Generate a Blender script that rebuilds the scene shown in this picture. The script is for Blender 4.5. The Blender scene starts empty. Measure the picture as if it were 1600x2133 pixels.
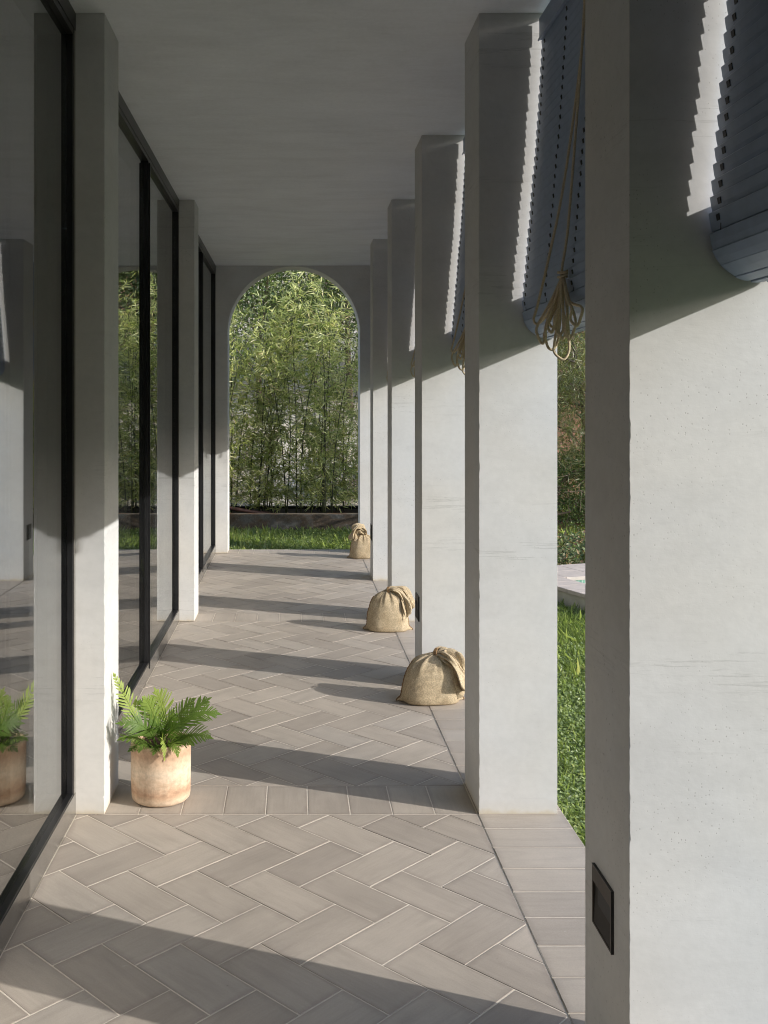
import bpy, math, random
import numpy as np
from mathutils import Vector

random.seed(7)
RNG = np.random.default_rng(11)
C = bpy.context.scene.collection
sc = bpy.context.scene
pi = math.pi

# ------------------------------------------------------------------ layout
EYE = 1.435
CEIL = 2.8227
XC0, XC1 = 0.6507, 0.9262          # columns, corridor side / garden side
CT = 0.297                         # column depth
YB = 3.5495
SP = 1.592
XP = -0.6676                       # pilaster face
XF = -0.769                        # door frame face
PT = 0.28
YARCH = 9.88
COLY = [YB - SP, YB, YB + SP, YB + 2*SP, YB + 3*SP]

# ------------------------------------------------------------------ helpers
def link(o, parent=None):
    C.objects.link(o)
    if parent is not None:
        o.parent = parent
    return o

def thing(name, label, cat, loc=(0, 0, 0), group=None, rz=0):
    o = bpy.data.objects.new(name, None)
    o.empty_display_size = 0.1
    C.objects.link(o)
    o.location = loc
    o.rotation_euler = (0, 0, rz)
    o['label'] = label
    o['category'] = cat
    if group:
        o['group'] = group
    return o

def tag(o, label=None, cat=None, group=None, kind=None):
    if label: o['label'] = label
    if cat: o['category'] = cat
    if group: o['group'] = group
    if kind: o['kind'] = kind
    return o

def mesh_np(name, V, F, mat=None, parent=None, smooth=False, attrs=None, loc=None):
    """V (n,3), F (m,k) uniform polygons or list of lists."""
    me = bpy.data.meshes.new(name)
    V = np.asarray(V, dtype=np.float32)
    if isinstance(F, np.ndarray):
        m, k = F.shape
        me.vertices.add(len(V)); me.loops.add(m*k); me.polygons.add(m)
        me.vertices.foreach_set('co', V.ravel())
        me.loops.foreach_set('vertex_index', F.astype(np.int32).ravel())
        me.polygons.foreach_set('loop_start', np.arange(0, m*k, k, dtype=np.int32))
        me.polygons.foreach_set('loop_total', np.full(m, k, dtype=np.int32))
        me.update(calc_edges=True)
    else:
        me.from_pydata([tuple(v) for v in V], [], F)
        me.update()
    if smooth:
        me.polygons.foreach_set('use_smooth', np.ones(len(me.polygons), dtype=bool))
    if attrs:
        for an, av in attrs.items():
            a = me.attributes.new(an, 'FLOAT', 'POINT')
            a.data.foreach_set('value', np.asarray(av, dtype=np.float32))
    if mat is not None:
        me.materials.append(mat)
    o = bpy.data.objects.new(name, me)
    if loc is not None:
        o.location = loc
    return link(o, parent)

class MB:
    def __init__(s):
        s.v = []; s.f = []; s.mi = []; s.cur = 0
    def add(s, V, F):
        b = len(s.v)
        s.mi += [s.cur]*len(F)
        s.v += [tuple(p) for p in V]
        s.f += [[i + b for i in f] for f in F]
    def box(s, x0, x1, y0, y1, z0, z1, bev=0.0):
        if bev <= 0:
            V = [(x0,y0,z0),(x1,y0,z0),(x1,y1,z0),(x0,y1,z0),(x0,y0,z1),(x1,y0,z1),(x1,y1,z1),(x0,y1,z1)]
            F = [[3,2,1,0],[4,5,6,7],[0,1,5,4],[1,2,6,5],[2,3,7,6],[3,0,4,7]]
            s.add(V, F)
        else:
            import bmesh
            bm = bmesh.new()
            vs = [bm.verts.new(p) for p in [(x0,y0,z0),(x1,y0,z0),(x1,y1,z0),(x0,y1,z0),(x0,y0,z1),(x1,y0,z1),(x1,y1,z1),(x0,y1,z1)]]
            for f in [[3,2,1,0],[4,5,6,7],[0,1,5,4],[1,2,6,5],[2,3,7,6],[3,0,4,7]]:
                bm.faces.new([vs[i] for i in f])
            bmesh.ops.bevel(bm, geom=list(bm.edges), offset=bev, segments=2, affect='EDGES', profile=0.5)
            bm.verts.index_update()
            s.add([v.co[:] for v in bm.verts], [[v.index for v in f.verts] for f in bm.faces])
            bm.free()
    def prism_y(s, prof, y0, y1):
        """prof: list of (x,z), extruded along y"""
        n = len(prof)
        V = [(x, y0, z) for x, z in prof] + [(x, y1, z) for x, z in prof]
        F = [list(range(n)), list(range(2*n-1, n-1, -1))]
        for i in range(n):
            j = (i+1) % n
            F.append([j, i, i+n, j+n])
        s.add(V, F)
    def tube(s, P, R, n=8, cap=True):
        V, F = tube_geo(P, R, n, cap)
        s.add(V, F)
    def build(s, name, mat, parent=None, smooth=False, loc=None):
        mats = mat if isinstance(mat, (list, tuple)) else [mat]
        o = mesh_np(name, s.v, s.f, mats[0], parent, smooth, loc=loc)
        for m_ in mats[1:]:
            o.data.materials.append(m_)
        if len(mats) > 1:
            o.data.polygons.foreach_set('material_index', np.array(s.mi, dtype=np.int32))
        import bmesh
        bm = bmesh.new(); bm.from_mesh(o.data)
        bmesh.ops.recalc_face_normals(bm, faces=bm.faces)
        bm.to_mesh(o.data); bm.free()
        return o

def frames(P):
    P = [Vector(p) for p in P]
    T = []
    for i in range(len(P)):
        a = P[max(i-1, 0)]; b = P[min(i+1, len(P)-1)]
        d = b - a
        T.append(d.normalized() if d.length > 1e-9 else Vector((0, 0, 1)))
    ref = Vector((0, 0, 1)) if abs(T[0].z) < 0.9 else Vector((1, 0, 0))
    N = [(ref - T[0]*ref.dot(T[0])).normalized()]
    for i in range(1, len(P)):
        n = N[-1] - T[i]*N[-1].dot(T[i])
        N.append(n.normalized() if n.length > 1e-6 else N[-1])
    return P, T, N

def tube_geo(P, R, n=8, cap=True):
    P, T, N = frames(P)
    if not hasattr(R, '__len__'):
        R = [R]*len(P)
    V = []; F = []
    for p, t, nn, r in zip(P, T, N, R):
        b = t.cross(nn)
        for k in range(n):
            a = 2*pi*k/n
            V.append(p + nn*(r*math.cos(a)) + b*(r*math.sin(a)))
    for i in range(len(P)-1):
        for k in range(n):
            k2 = (k+1) % n
            F.append([i*n+k, i*n+k2, (i+1)*n+k2, (i+1)*n+k])
    if cap:
        F.append(list(range(n-1, -1, -1)))
        F.append([(len(P)-1)*n+k for k in range(n)])
    return V, F

def catmull(P, sub=6):
    P = [np.array(p, float) for p in P]
    Q = [2*P[0]-P[1]] + P + [2*P[-1]-P[-2]]
    out = []
    for i in range(1, len(Q)-2):
        for k in range(sub):
            t = k/sub
            p0, p1, p2, p3 = Q[i-1], Q[i], Q[i+1], Q[i+2]
            out.append(0.5*((2*p1) + (-p0+p2)*t + (2*p0-5*p1+4*p2-p3)*t*t + (-p0+3*p1-3*p2+p3)*t**3))
    out.append(P[-1])
    return [tuple(p) for p in out]

def unit(a):
    return a/np.maximum(np.linalg.norm(a, axis=-1, keepdims=True), 1e-9)

def leaf_geo(Cn, D, N, L, W, mid=0.4, bend=0.1, fold=0.06):
    """4-vert folded leaves"""
    n = len(Cn)
    D = unit(D); S = unit(np.cross(D, N)); N2 = np.cross(S, D)
    L = np.broadcast_to(np.asarray(L, float), (n,))[:, None]
    W = np.broadcast_to(np.asarray(W, float), (n,))[:, None]
    v0 = Cn
    v1 = Cn + D*L*mid + S*W*0.5 + N2*W*fold
    v2 = Cn + D*L*mid - S*W*0.5 + N2*W*fold
    v3 = Cn + D*L - N2*L*bend
    V = np.stack([v0, v1, v2, v3], axis=1).reshape(-1, 3)
    b = (np.arange(n)*4)[:, None]
    F = np.concatenate([b + np.array([[0, 1, 3]]), b + np.array([[0, 3, 2]])], axis=0)
    return V, F

def leaves(name, Cn, D, N, L, W, mat, parent=None, mid=0.4, bend=0.1, fold=0.06, rnd=None, rng=RNG):
    V, F = leaf_geo(Cn, D, N, L, W, mid, bend, fold)
    if rnd is None:
        rnd = rng.random(len(Cn))
    return mesh_np(name, V, F, mat, parent, attrs={'rnd': np.repeat(rnd, 4)})

def rand_dirs(n, rng=RNG):
    v = rng.normal(size=(n, 3))
    return unit(v)

# ------------------------------------------------------------------ materials
class NT:
    def __init__(s, name):
        s.m = bpy.data.materials.new(name)
        s.m.use_nodes = True
        s.t = s.m.node_tree
        s.t.nodes.clear()
        s.out = s.t.nodes.new('ShaderNodeOutputMaterial')
    def n(s, typ, **kw):
        nd = s.t.nodes.new(typ)
        for k, v in kw.items():
            if k == 'ins':
                for kk, vv in v.items():
                    sock = nd.inputs[kk]
                    if hasattr(vv, 'is_output') or isinstance(vv, bpy.types.NodeSocket):
                        s.t.links.new(vv, sock)
                    else:
                        sock.default_value = vv
            else:
                setattr(nd, k, v)
        return nd
    def l(s, a, b):
        s.t.links.new(a, b)
    def pos(s):
        return s.n('ShaderNodeNewGeometry').outputs['Position']
    def mapping(s, vec, scale=(1, 1, 1), rot=(0, 0, 0), loc=(0, 0, 0)):
        return s.n('ShaderNodeMapping', ins={'Vector': vec, 'Scale': scale, 'Rotation': rot, 'Location': loc}).outputs[0]
    def noise(s, vec, scale, detail=4, rough=0.55, dist=0.0):
        return s.n('ShaderNodeTexNoise', ins={'Vector': vec, 'Scale': scale, 'Detail': detail, 'Roughness': rough, 'Distortion': dist}).outputs['Fac']
    def ramp(s, fac, stops):
        r = s.n('ShaderNodeValToRGB')
        s.l(fac, r.inputs[0])
        el = r.color_ramp.elements
        while len(el) < len(stops):
            el.new(0.5)
        for e, (p, c) in zip(el, stops):
            e.position = p
            e.color = (c[0], c[1], c[2], 1) if hasattr(c, '__len__') else (c, c, c, 1)
        return r.outputs[0]
    def mix(s, fac, a, b, mode='MIX'):
        nd = s.n('ShaderNodeMix', data_type='RGBA', blend_type=mode)
        for sock, v in ((nd.inputs[0], fac), (nd.inputs[6], a), (nd.inputs[7], b)):
            if isinstance(v, bpy.types.NodeSocket):
                s.l(v, sock)
            elif hasattr(v, '__len__'):
                sock.default_value = (v[0], v[1], v[2], 1)
            else:
                sock.default_value = v if sock.type == 'VALUE' else (v, v, v, 1)
        return nd.outputs[2]
    def math(s, op, a, b=0.0, clamp=False):
        nd = s.n('ShaderNodeMath', operation=op, use_clamp=clamp)
        for sock, v in ((nd.inputs[0], a), (nd.inputs[1], b)):
            if isinstance(v, bpy.types.NodeSocket):
                s.l(v, sock)
            else:
                sock.default_value = v
        return nd.outputs[0]
    def bump(s, h, strength=0.3, dist=0.01, normal=None):
        nd = s.n('ShaderNodeBump', ins={'Height': h, 'Strength': strength, 'Distance': dist})
        if normal is not None:
            s.l(normal, nd.inputs['Normal'])
        return nd.outputs[0]
    def principled(s, color, rough=0.6, metal=0.0, normal=None, spec=0.5, **kw):
        b = s.n('ShaderNodeBsdfPrincipled')
        for key, v in (('Base Color', color), ('Roughness', rough), ('Metallic', metal), ('Specular IOR Level', spec)):
            if isinstance(v, bpy.types.NodeSocket):
                s.l(v, b.inputs[key])
            elif hasattr(v, '__len__'):
                b.inputs[key].default_value = (v[0], v[1], v[2], 1)
            else:
                b.inputs[key].default_value = v
        if normal is not None:
            s.l(normal, b.inputs['Normal'])
        for k, v in kw.items():
            b.inputs[k].default_value = v
        s.l(b.outputs[0], s.out.inputs[0])
        return b

def M_simple(name, col, rough=0.5, metal=0.0, spec=0.5, var=0.0, vscale=20, bump=0.0):
    t = NT(name)
    p = t.pos()
    c = col
    nrm = None
    if var > 0:
        f = t.noise(p, vscale, 4)
        lo = [x*(1-var) for x in col]; hi = [min(1, x*(1+var)) for x in col]
        c = t.ramp(f, [(0.3, lo), (0.7, hi)])
    if bump > 0:
        nrm = t.bump(t.noise(p, vscale*6, 4), bump, 0.002)
    t.principled(c, rough, metal, nrm, spec)
    return t.m

def M_plaster(name, base, streak=(1, 1, 1), pore=1.0, scuff=True, patch=0.5, hv=1.0):
    t = NT(name)
    p = t.pos()
    big = t.noise(p, 2.2, 5, 0.6, 0.4)
    st = t.noise(t.mapping(p, streak), 3.0, 5, 0.65, 0.3)
    fine = t.noise(p, 45, 4, 0.6)
    m1 = t.ramp(big, [(0.25, 1-0.16*patch), (0.5, 1.0-0.03*patch), (0.75, 1.0+0.06*patch)])
    m2 = t.ramp(st, [(0.25, 1-0.14*patch), (0.5, 1.0), (0.75, 1.0+0.07*patch)])
    m3 = t.ramp(fine, [(0.3, 0.965), (0.7, 1.02)])
    col = t.mix(1.0, base, m1, 'MULTIPLY')
    col = t.mix(1.0, col, m2, 'MULTIPLY')
    col = t.mix(1.0, col, m3, 'MULTIPLY')
    # slight warm and cool drift
    hue = t.ramp(t.noise(p, 1.3, 3), [(0.35, (1+.02*hv, 1.0, 1-.035*hv)), (0.65, (1-.015*hv, 1.0, 1+.02*hv))])
    col = t.mix(1.0, col, hue, 'MULTIPLY')
    # pores, in clusters
    vor = t.n('ShaderNodeTexVoronoi', ins={'Vector': t.mapping(p, (1, 1, 0.8)), 'Scale': 150.0, 'Randomness': 1.0})
    d = vor.outputs['Distance']
    sep = t.n('ShaderNodeSeparateColor', ins={'Color': vor.outputs['Color']})
    pick = t.math('GREATER_THAN', sep.outputs[0], 0.60)
    clus = t.ramp(t.noise(p, 4.5, 3, 0.6), [(0.42, 0.06), (0.64, 1)])
    size = t.math('MULTIPLY', sep.outputs[1], 0.30)
    pm = t.math('MULTIPLY', t.math('MULTIPLY', t.math('LESS_THAN', d, size), pick), clus)
    pm = t.math('MULTIPLY', pm, 0.6*pore, True)
    col = t.mix(pm, col, t.mix(1.0, col, (0.45, 0.44, 0.42), 'MULTIPLY'))
    zb_ = t.n('ShaderNodeSeparateXYZ', ins={0: p}).outputs[2]
    foot = t.ramp(t.math('ADD', t.math('MULTIPLY', zb_, 10.0), t.math('MULTIPLY', t.noise(p, 24, 4), .35)), [(0.22, 1), (0.36, 0.25), (0.75, 0)])
    col = t.mix(t.math('MULTIPLY', foot, 0.75), col, (0.50, 0.43, 0.31))
    h = t.math('ADD', t.math('MULTIPLY', fine, 0.25), t.math('MULTIPLY', st, 0.8))
    h = t.math('SUBTRACT', h, t.math('MULTIPLY', pm, 0.6))
    if scuff:
        sn = t.noise(t.mapping(p, (1.2, 1.2, 26)), 3.0, 6, 0.75, 0.15)
        line = t.ramp(sn, [(0.56, 0), (0.60, 1), (0.66, 0)])
        msk = t.ramp(t.noise(t.mapping(p, (0.6, 0.6, 3.0)), 1.6, 2), [(0.56, 0), (0.70, 1)])
        zz = t.n('ShaderNodeSeparateXYZ', ins={0: p}).outputs[2]
        band = t.ramp(t.math('DIVIDE', zz, 2.0), [(0.425, 0), (0.452, 1), (0.47, 1), (0.495, 0)])
        msk = t.math('ADD', msk, t.math('MULTIPLY', band, t.ramp(t.noise(p, 1.7, 2), [(0.42, 0), (0.55, 1)])), True)
        sm = t.math('MULTIPLY', t.math('MULTIPLY', line, msk), 0.45)
        col = t.mix(sm, col, t.mix(1.0, col, (0.52, 0.52, 0.51), 'MULTIPLY'))
    nrm = t.bump(h, 0.28, 0.004)
    t.principled(col, 0.75, 0, nrm, 0.25)
    return t.m

def M_leaf(name, stops, trans=0.45, rough=0.4, gloss=0.10, tcol=1.35):
    t = NT(name)
    a = t.n('ShaderNodeAttribute', attribute_name='rnd').outputs['Fac']
    col = t.ramp(a, stops)
    d = t.n('ShaderNodeBsdfDiffuse', ins={'Color': col})
    tc = t.mix(1.0, col, (tcol, tcol*1.05, tcol*0.6), 'MULTIPLY')
    tr = t.n('ShaderNodeBsdfTranslucent', ins={'Color': tc})
    mx = t.n('ShaderNodeMixShader', ins={'Fac': trans, 1: d.outputs[0], 2: tr.outputs[0]})
    g = t.n('ShaderNodeBsdfGlossy', ins={'Color': (1, 1, 1, 1), 'Roughness': rough})
    m2 = t.n('ShaderNodeMixShader', ins={'Fac': gloss, 1: mx.outputs[0], 2: g.outputs[0]})
    t.l(m2.outputs[0], t.out.inputs[0])
    return t.m

PL = (0.592, 0.587, 0.577)
mat_plaster = M_plaster('white_plaster', PL, (1.3, 1.3, 3.0))
mat_ceil = M_plaster('ceiling_plaster', (0.755, 0.785, 0.83), (0.8, 3.0, 1.0), pore=0.3, scuff=False, patch=0.6, hv=.2)
mat_black = M_simple('black_aluminium', (0.012, 0.012, 0.013), 0.32, 0.0, 0.5, 0.2, 30)
mat_frame = M_simple('dark_head_rail', (0.035, 0.034, 0.033), 0.35, 0.2, 0.5, 0.1, 30)
mat_bronze = M_simple('bronze_plate', (0.30, 0.285, 0.26), 0.26, 0.75, 0.5, 0.12, 14)
mat_slat = M_simple('blue_grey_slats', (0.27, 0.335, 0.455), 0.42, 0.0, 0.45, 0.08, 25, 0.04)
mat_hole_dark = M_simple('hole_darkness', (0.008, 0.009, 0.011), 0.6)  # near-black that stands in for shade inside holes and gaps
mat_wire = M_simple('link_wire', (0.03, 0.035, 0.045), 0.4, 0.6)
mat_light_face = M_simple('lamp_bronze', (0.062, 0.050, 0.041), 0.55, 0.0, 0.3, 0.1, 60)
mat_baffle = M_simple('lamp_baffle', (0.022, 0.020, 0.017), 0.6, 0.0, 0.2, 0.1, 60)

def M_tile():
    t = NT('grey_brown_tile')
    uv = t.n('ShaderNodeUVMap', uv_map='tile').outputs[0]
    a = t.n('ShaderNodeAttribute', attribute_name='rnd').outputs['Fac']
    base = t.ramp(a, [(0.0, (0.325, 0.283, 0.242)), (0.3, (0.358, 0.312, 0.265)), (0.7, (0.405, 0.354, 0.300)), (1.0, (0.375, 0.334, 0.290))])
    st = t.noise(t.mapping(uv, (1.6, 11, 1)), 2.2, 6, 0.6, 0.8)
    st2 = t.noise(t.mapping(uv, (3, 42, 1)), 3.0, 4, 0.6, 0.3)
    p = t.pos()
    eg = t.n('ShaderNodeAttribute', attribute_name='edge').outputs['Fac']
    eg = t.math('ADD', eg, t.math('MULTIPLY', t.math('SUBTRACT', t.noise(uv, 14, 4, .6), .5), .9), True)
    base = t.mix(1.0, base, t.ramp(eg, [(0.0, (.87, .86, .86)), (0.7, (1.03, 1.03, 1.025))]), 'MULTIPLY')
    fine = t.noise(p, 260, 3, 0.6)
    m = t.mix(1.0, base, t.ramp(st, [(0.25, 0.87), (0.5, 1.0), (0.78, 1.10)]), 'MULTIPLY')
    m = t.mix(1.0, m, t.ramp(st2, [(0.3, 0.965), (0.7, 1.03)]), 'MULTIPLY')
    m = t.mix(1.0, m, t.ramp(fine, [(0.3, 0.94), (0.7, 1.06)]), 'MULTIPLY')
    # scattered pale scuffs
    sc_ = t.ramp(t.noise(p, 26, 5, 0.7), [(0.66, 0), (0.76, 1)])
    dust = t.ramp(t.noise(p, 3.1, 5, 0.65, 0.5), [(0.35, 0.93), (0.65, 1.05)])
    m = t.mix(1.0, m, dust, 'MULTIPLY')
    dk = t.ramp(t.noise(p, 75, 2, 0.5), [(0.74, 0), (0.80, 1)])
    m = t.mix(t.math('MULTIPLY', dk, 0.45), m, (0.13, 0.11, 0.095))
    m = t.mix(t.math('MULTIPLY', sc_, 0.28), m, (0.62, 0.58, 0.53))
    h = t.math('ADD', t.math('MULTIPLY', fine, 0.5), st2)
    t.principled(m, t.ramp(st, [(0.3, 0.52), (0.7, 0.68)]), 0, t.bump(h, 0.12, 0.002), 0.35)
    return t.m
mat_tile = M_tile()
mat_grout = M_simple('pale_grout', (0.62, 0.56, 0.475), 0.9, 0, 0.2, 0.14, 60)

def M_glass():
    t = NT('tinted_glass')
    geo = t.n('ShaderNodeNewGeometry')
    dot = t.n('ShaderNodeVectorMath', operation='DOT_PRODUCT', ins={0: geo.outputs['Normal'], 1: geo.outputs['Incoming']})
    c = t.math('ABSOLUTE', dot.outputs['Value'])
    k = t.math('POWER', t.math('SUBTRACT', 1.0, c, True), 5.0)
    fr = t.math('ADD', t.math('MULTIPLY', k, 0.48), 0.33, True)
    tr = t.n('ShaderNodeBsdfTransparent', ins={'Color': (0.66, 0.67, 0.665, 1)})
    gl = t.n('ShaderNodeBsdfGlossy', ins={'Color': (0.95, 0.96, 0.96, 1), 'Roughness': 0.004})
    mx = t.n('ShaderNodeMixShader', ins={'Fac': fr, 1: tr.outputs[0], 2: gl.outputs[0]})
    t.l(mx.outputs[0], t.out.inputs[0])
    return t.m
mat_glass = M_glass()

def M_terracotta():
    t = NT('terracotta')
    p = t.n('ShaderNodeTexCoord').outputs['Object']
    z = t.n('ShaderNodeSeparateXYZ', ins={0: p}).outputs[2]
    nb = t.noise(t.mapping(p, (1, 1, 2.2)), 13, 8, 0.72, 0.9)
    nf = t.noise(p, 70, 5, 0.6)
    zn = t.math('ADD', z, t.math('MULTIPLY', t.math('SUBTRACT', nb, 0.5), 0.06))
    # pale salt bloom at mid height, bare fired clay in bands near rim and foot
    band = t.ramp(t.math('DIVIDE', zn, 0.22), [(0.0, 0.75), (0.10, 0.65), (0.20, 0.12), (0.32, 0.5), (0.55, 0.9), (0.74, 0.45), (0.86, 0.15), (1.0, 0.45)])
    f = t.math('ADD', t.math('MULTIPLY', band, 0.6), t.math('MULTIPLY', nb, 0.45), True)
    col = t.ramp(f, [(0.12, (0.33, 0.195, 0.125)), (0.38, (0.49, 0.325, 0.215)), (0.62, (0.60, 0.455, 0.325)), (0.9, (0.68, 0.575, 0.445))])
    dr = t.noise(t.mapping(p, (1, 1, .08)), 32, 4, 0.6)
    col = t.mix(1.0, col, t.ramp(dr, [(0.35, 0.90), (0.6, 1.04)]), 'MULTIPLY')
    col = t.mix(1.0, col, t.ramp(nf, [(0.3, 0.82), (0.6, 1.08)]), 'MULTIPLY')
    t.principled(col, 0.85, 0, t.bump(t.math('ADD', nf, nb), 0.25, 0.003), 0.2)
    return t.m
mat_pot = M_terracotta()

def M_burlap():
    t = NT('burlap')
    uv = t.n('ShaderNodeUVMap', uv_map='weave').outputs[0]
    p = t.pos()
    w1 = t.n('ShaderNodeTexWave', wave_type='BANDS', bands_direction='X', ins={'Vector': uv, 'Scale': 60.0, 'Distortion': 1.2, 'Detail': 2.0, 'Detail Scale': 3.0}).outputs['Fac']
    w2 = t.n('ShaderNodeTexWave', wave_type='BANDS', bands_direction='Y', ins={'Vector': uv, 'Scale': 60.0, 'Distortion': 1.2, 'Detail': 2.0, 'Detail Scale': 3.0}).outputs['Fac']
    wv = t.math('MULTIPLY', w1, w2)
    nb = t.noise(p, 14, 5, 0.6)
    nf = t.noise(p, 150, 4, 0.8)
    col = t.ramp(nb, [(0.28, (0.44, 0.335, 0.21)), (0.5, (0.56, 0.445, 0.29)), (0.75, (0.65, 0.53, 0.36))])
    col = t.mix(1.0, col, t.ramp(wv, [(0.0, 0.72), (0.5, 1.06)]), 'MULTIPLY')
    col = t.mix(1.0, col, t.ramp(nf, [(0.36, 0.66), (0.62, 1.22)]), 'MULTIPLY')
    h = t.math('ADD', wv, t.math('MULTIPLY', nf, 0.6))
    t.principled(col, 0.95, 0, t.bump(h, 0.55, 0.004), 0.1)
    return t.m
mat_burlap = M_burlap()
mat_twine = M_simple('jute_twine', (0.26, 0.16, 0.08), 0.9, 0, 0.1, 0.25, 120, 0.4)
mat_rope = M_simple('beige_rope', (0.58, 0.485, 0.335), 0.85, 0, 0.2, 0.16, 220, 0.5)

def M_concrete():
    t = NT('stained_concrete')
    p = t.pos()
    a = t.noise(t.mapping(p, (1.2, 1, 2.5)), 2.4, 6, 0.65, 0.5)
    b = t.noise(p, 30, 5, 0.7)
    sp = t.ramp(t.noise(p, 60, 3, 0.7), [(0.6, 0), (0.72, 1)])
    col = t.ramp(a, [(0.3, (0.050, 0.046, 0.042)), (0.46, (0.10, 0.072, 0.050)), (0.6, (0.115, 0.11, 0.10)), (0.75, (0.16, 0.152, 0.14))])
    col = t.mix(1.0, col, t.ramp(b, [(0.25, 0.55), (0.75, 1.3)]), 'MULTIPLY')
    col = t.mix(t.math('MULTIPLY', sp, 0.5), col, (0.30, 0.29, 0.265))
    nz = t.n('ShaderNodeSeparateXYZ', ins={0: t.n('ShaderNodeNewGeometry').outputs['Normal']}).outputs[2]
    rust = t.ramp(t.noise(p, 5, 4), [(0.35, (0.30, 0.155, 0.085)), (0.65, (0.33, 0.27, 0.20))])
    col = t.mix(t.ramp(nz, [(0.4, 0), (0.9, 1)]), col, rust)
    t.principled(col, 0.9, 0, t.bump(b, 0.5, 0.01), 0.2)
    return t.m
mat_conc = M_concrete()

def M_ground():
    t = NT('garden_ground')
    p = t.pos()
    x = t.n('ShaderNodeSeparateXYZ', ins={0: p})
    a = t.noise(p, 1.1, 6, 0.6, 0.4)
    b = t.noise(p, 14, 6, 0.7)
    lawn = t.ramp(b, [(0.3, (0.055, 0.085, 0.028)), (0.55, (0.10, 0.14, 0.045)), (0.8, (0.18, 0.165, 0.09))])
    tan = t.ramp(t.math('ADD', t.math('MULTIPLY', a, 0.5), t.math('MULTIPLY', b, 0.5)), [(0.38, (0.30, 0.245, 0.17)), (0.5, (0.50, 0.435, 0.33)), (0.62, (0.66, 0.60, 0.49))])
    red = t.ramp(b, [(0.3, (0.20, 0.095, 0.055)), (0.7, (0.34, 0.18, 0.11))])
    # lawn in front, red soil bank on the pool side, dry ground behind the planter
    wob = t.math('MULTIPLY', t.math('SUBTRACT', a, 0.5), 1.2)
    my = t.math('ADD', x.outputs[1], wob)
    f_dry = t.ramp(t.math('DIVIDE', my, 30.0), [(0.425, 0), (0.435, 1)])
    f_red = t.math('MULTIPLY', t.ramp(t.math('DIVIDE', my, 30.0), [(0.300, 0), (0.312, 1)]), t.ramp(t.math('DIVIDE', x.outputs[0], 10.0), [(0.2, 0), (0.22, 1)]))
    col = t.mix(f_dry, lawn, tan)
    col = t.mix(f_red, col, red)
    t.principled(col, 0.95, 0, t.bump(b, 0.6, 0.03), 0.15)
    return t.m
mat_ground = M_ground()

mat_bamboo = M_leaf('bamboo_leaf', [(0.0, (0.085, 0.125, 0.025)), (0.32, (0.23, 0.295, 0.07)), (0.6, (0.52, 0.53, 0.23)), (0.9, (0.78, 0.75, 0.42)), (1.0, (0.68, 0.55, 0.36))], 0.45, 0.4, 0.04)
mat_culm = M_simple('bamboo_culm', (0.062, 0.066, 0.030), 0.5, 0, 0.4, 0.35, 8)
mat_ever = M_leaf('evergreen_leaf', [(0.0, (0.045, 0.065, 0.018)), (0.5, (0.10, 0.145, 0.036)), (0.9, (0.18, 0.235, 0.065)), (1.0, (0.25, 0.26, 0.10))], 0.25, 0.45, 0.05)
mat_pine = M_leaf('pine_needles', [(0.0, (0.085, 0.105, 0.03)), (0.5, (0.165, 0.185, 0.055)), (0.9, (0.27, 0.27, 0.09)), (1.0, (0.30, 0.23, 0.12))], 0.3, 0.4, 0.06)
mat_shrub = M_leaf('shrub_leaf', [(0.0, (0.035, 0.06, 0.018)), (0.5, (0.08, 0.125, 0.035)), (0.9, (0.15, 0.205, 0.065)), (1.0, (0.22, 0.23, 0.10))], 0.3, 0.5, 0.03)
mat_cover = M_leaf('ground_cover_leaf', [(0.0, (0.05, 0.085, 0.028)), (0.45, (0.13, 0.17, 0.065)), (0.75, (0.27, 0.27, 0.15)), (1.0, (0.30, 0.17, 0.10))], 0.25, 0.5, 0.03)
mat_grass = M_leaf('grass_blade', [(0.0, (0.13, 0.185, 0.055)), (0.45, (0.26, 0.335, 0.115)), (0.8, (0.43, 0.49, 0.21)), (1.0, (0.58, 0.52, 0.32))], 0.45, 0.4, 0.05)
mat_fern = M_leaf('fern_frond', [(0.0, (0.075, 0.14, 0.03)), (0.5, (0.15, 0.235, 0.045)), (1.0, (0.33, 0.41, 0.10))], 0.38, 0.5, 0.015)
mat_bark = M_simple('grey_brown_bark', (0.165, 0.125, 0.092), 0.9, 0, 0.1, 0.4, 14, 0.6)
mat_twig = M_simple('dry_twigs', (0.30, 0.235, 0.18), 0.9, 0, 0.1, 0.3, 18)
mat_wirefence = M_simple('galvanised_wire', (0.20, 0.20, 0.19), 0.5, 0.5)
mat_hose = M_simple('red_brown_hose', (0.13, 0.062, 0.05), 0.5, 0, 0.4, 0.15, 20)
mat_soil = M_simple('dark_soil', (0.055, 0.036, 0.024), 0.95, 0, 0.1, 0.5, 40, 0.6)
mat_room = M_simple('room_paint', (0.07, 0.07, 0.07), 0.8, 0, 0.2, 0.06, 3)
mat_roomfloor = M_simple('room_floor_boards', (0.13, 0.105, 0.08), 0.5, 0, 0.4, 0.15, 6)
mat_coping = M_simple('pool_coping_stone', (0.47, 0.405, 0.355), 0.8, 0, 0.3, 0.1, 12, 0.2)
mat_coping_side = M_simple('pool_coping_side', (0.44, 0.41, 0.34), 0.9, 0, 0.2, 0.14, 9, 0.3)

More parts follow.
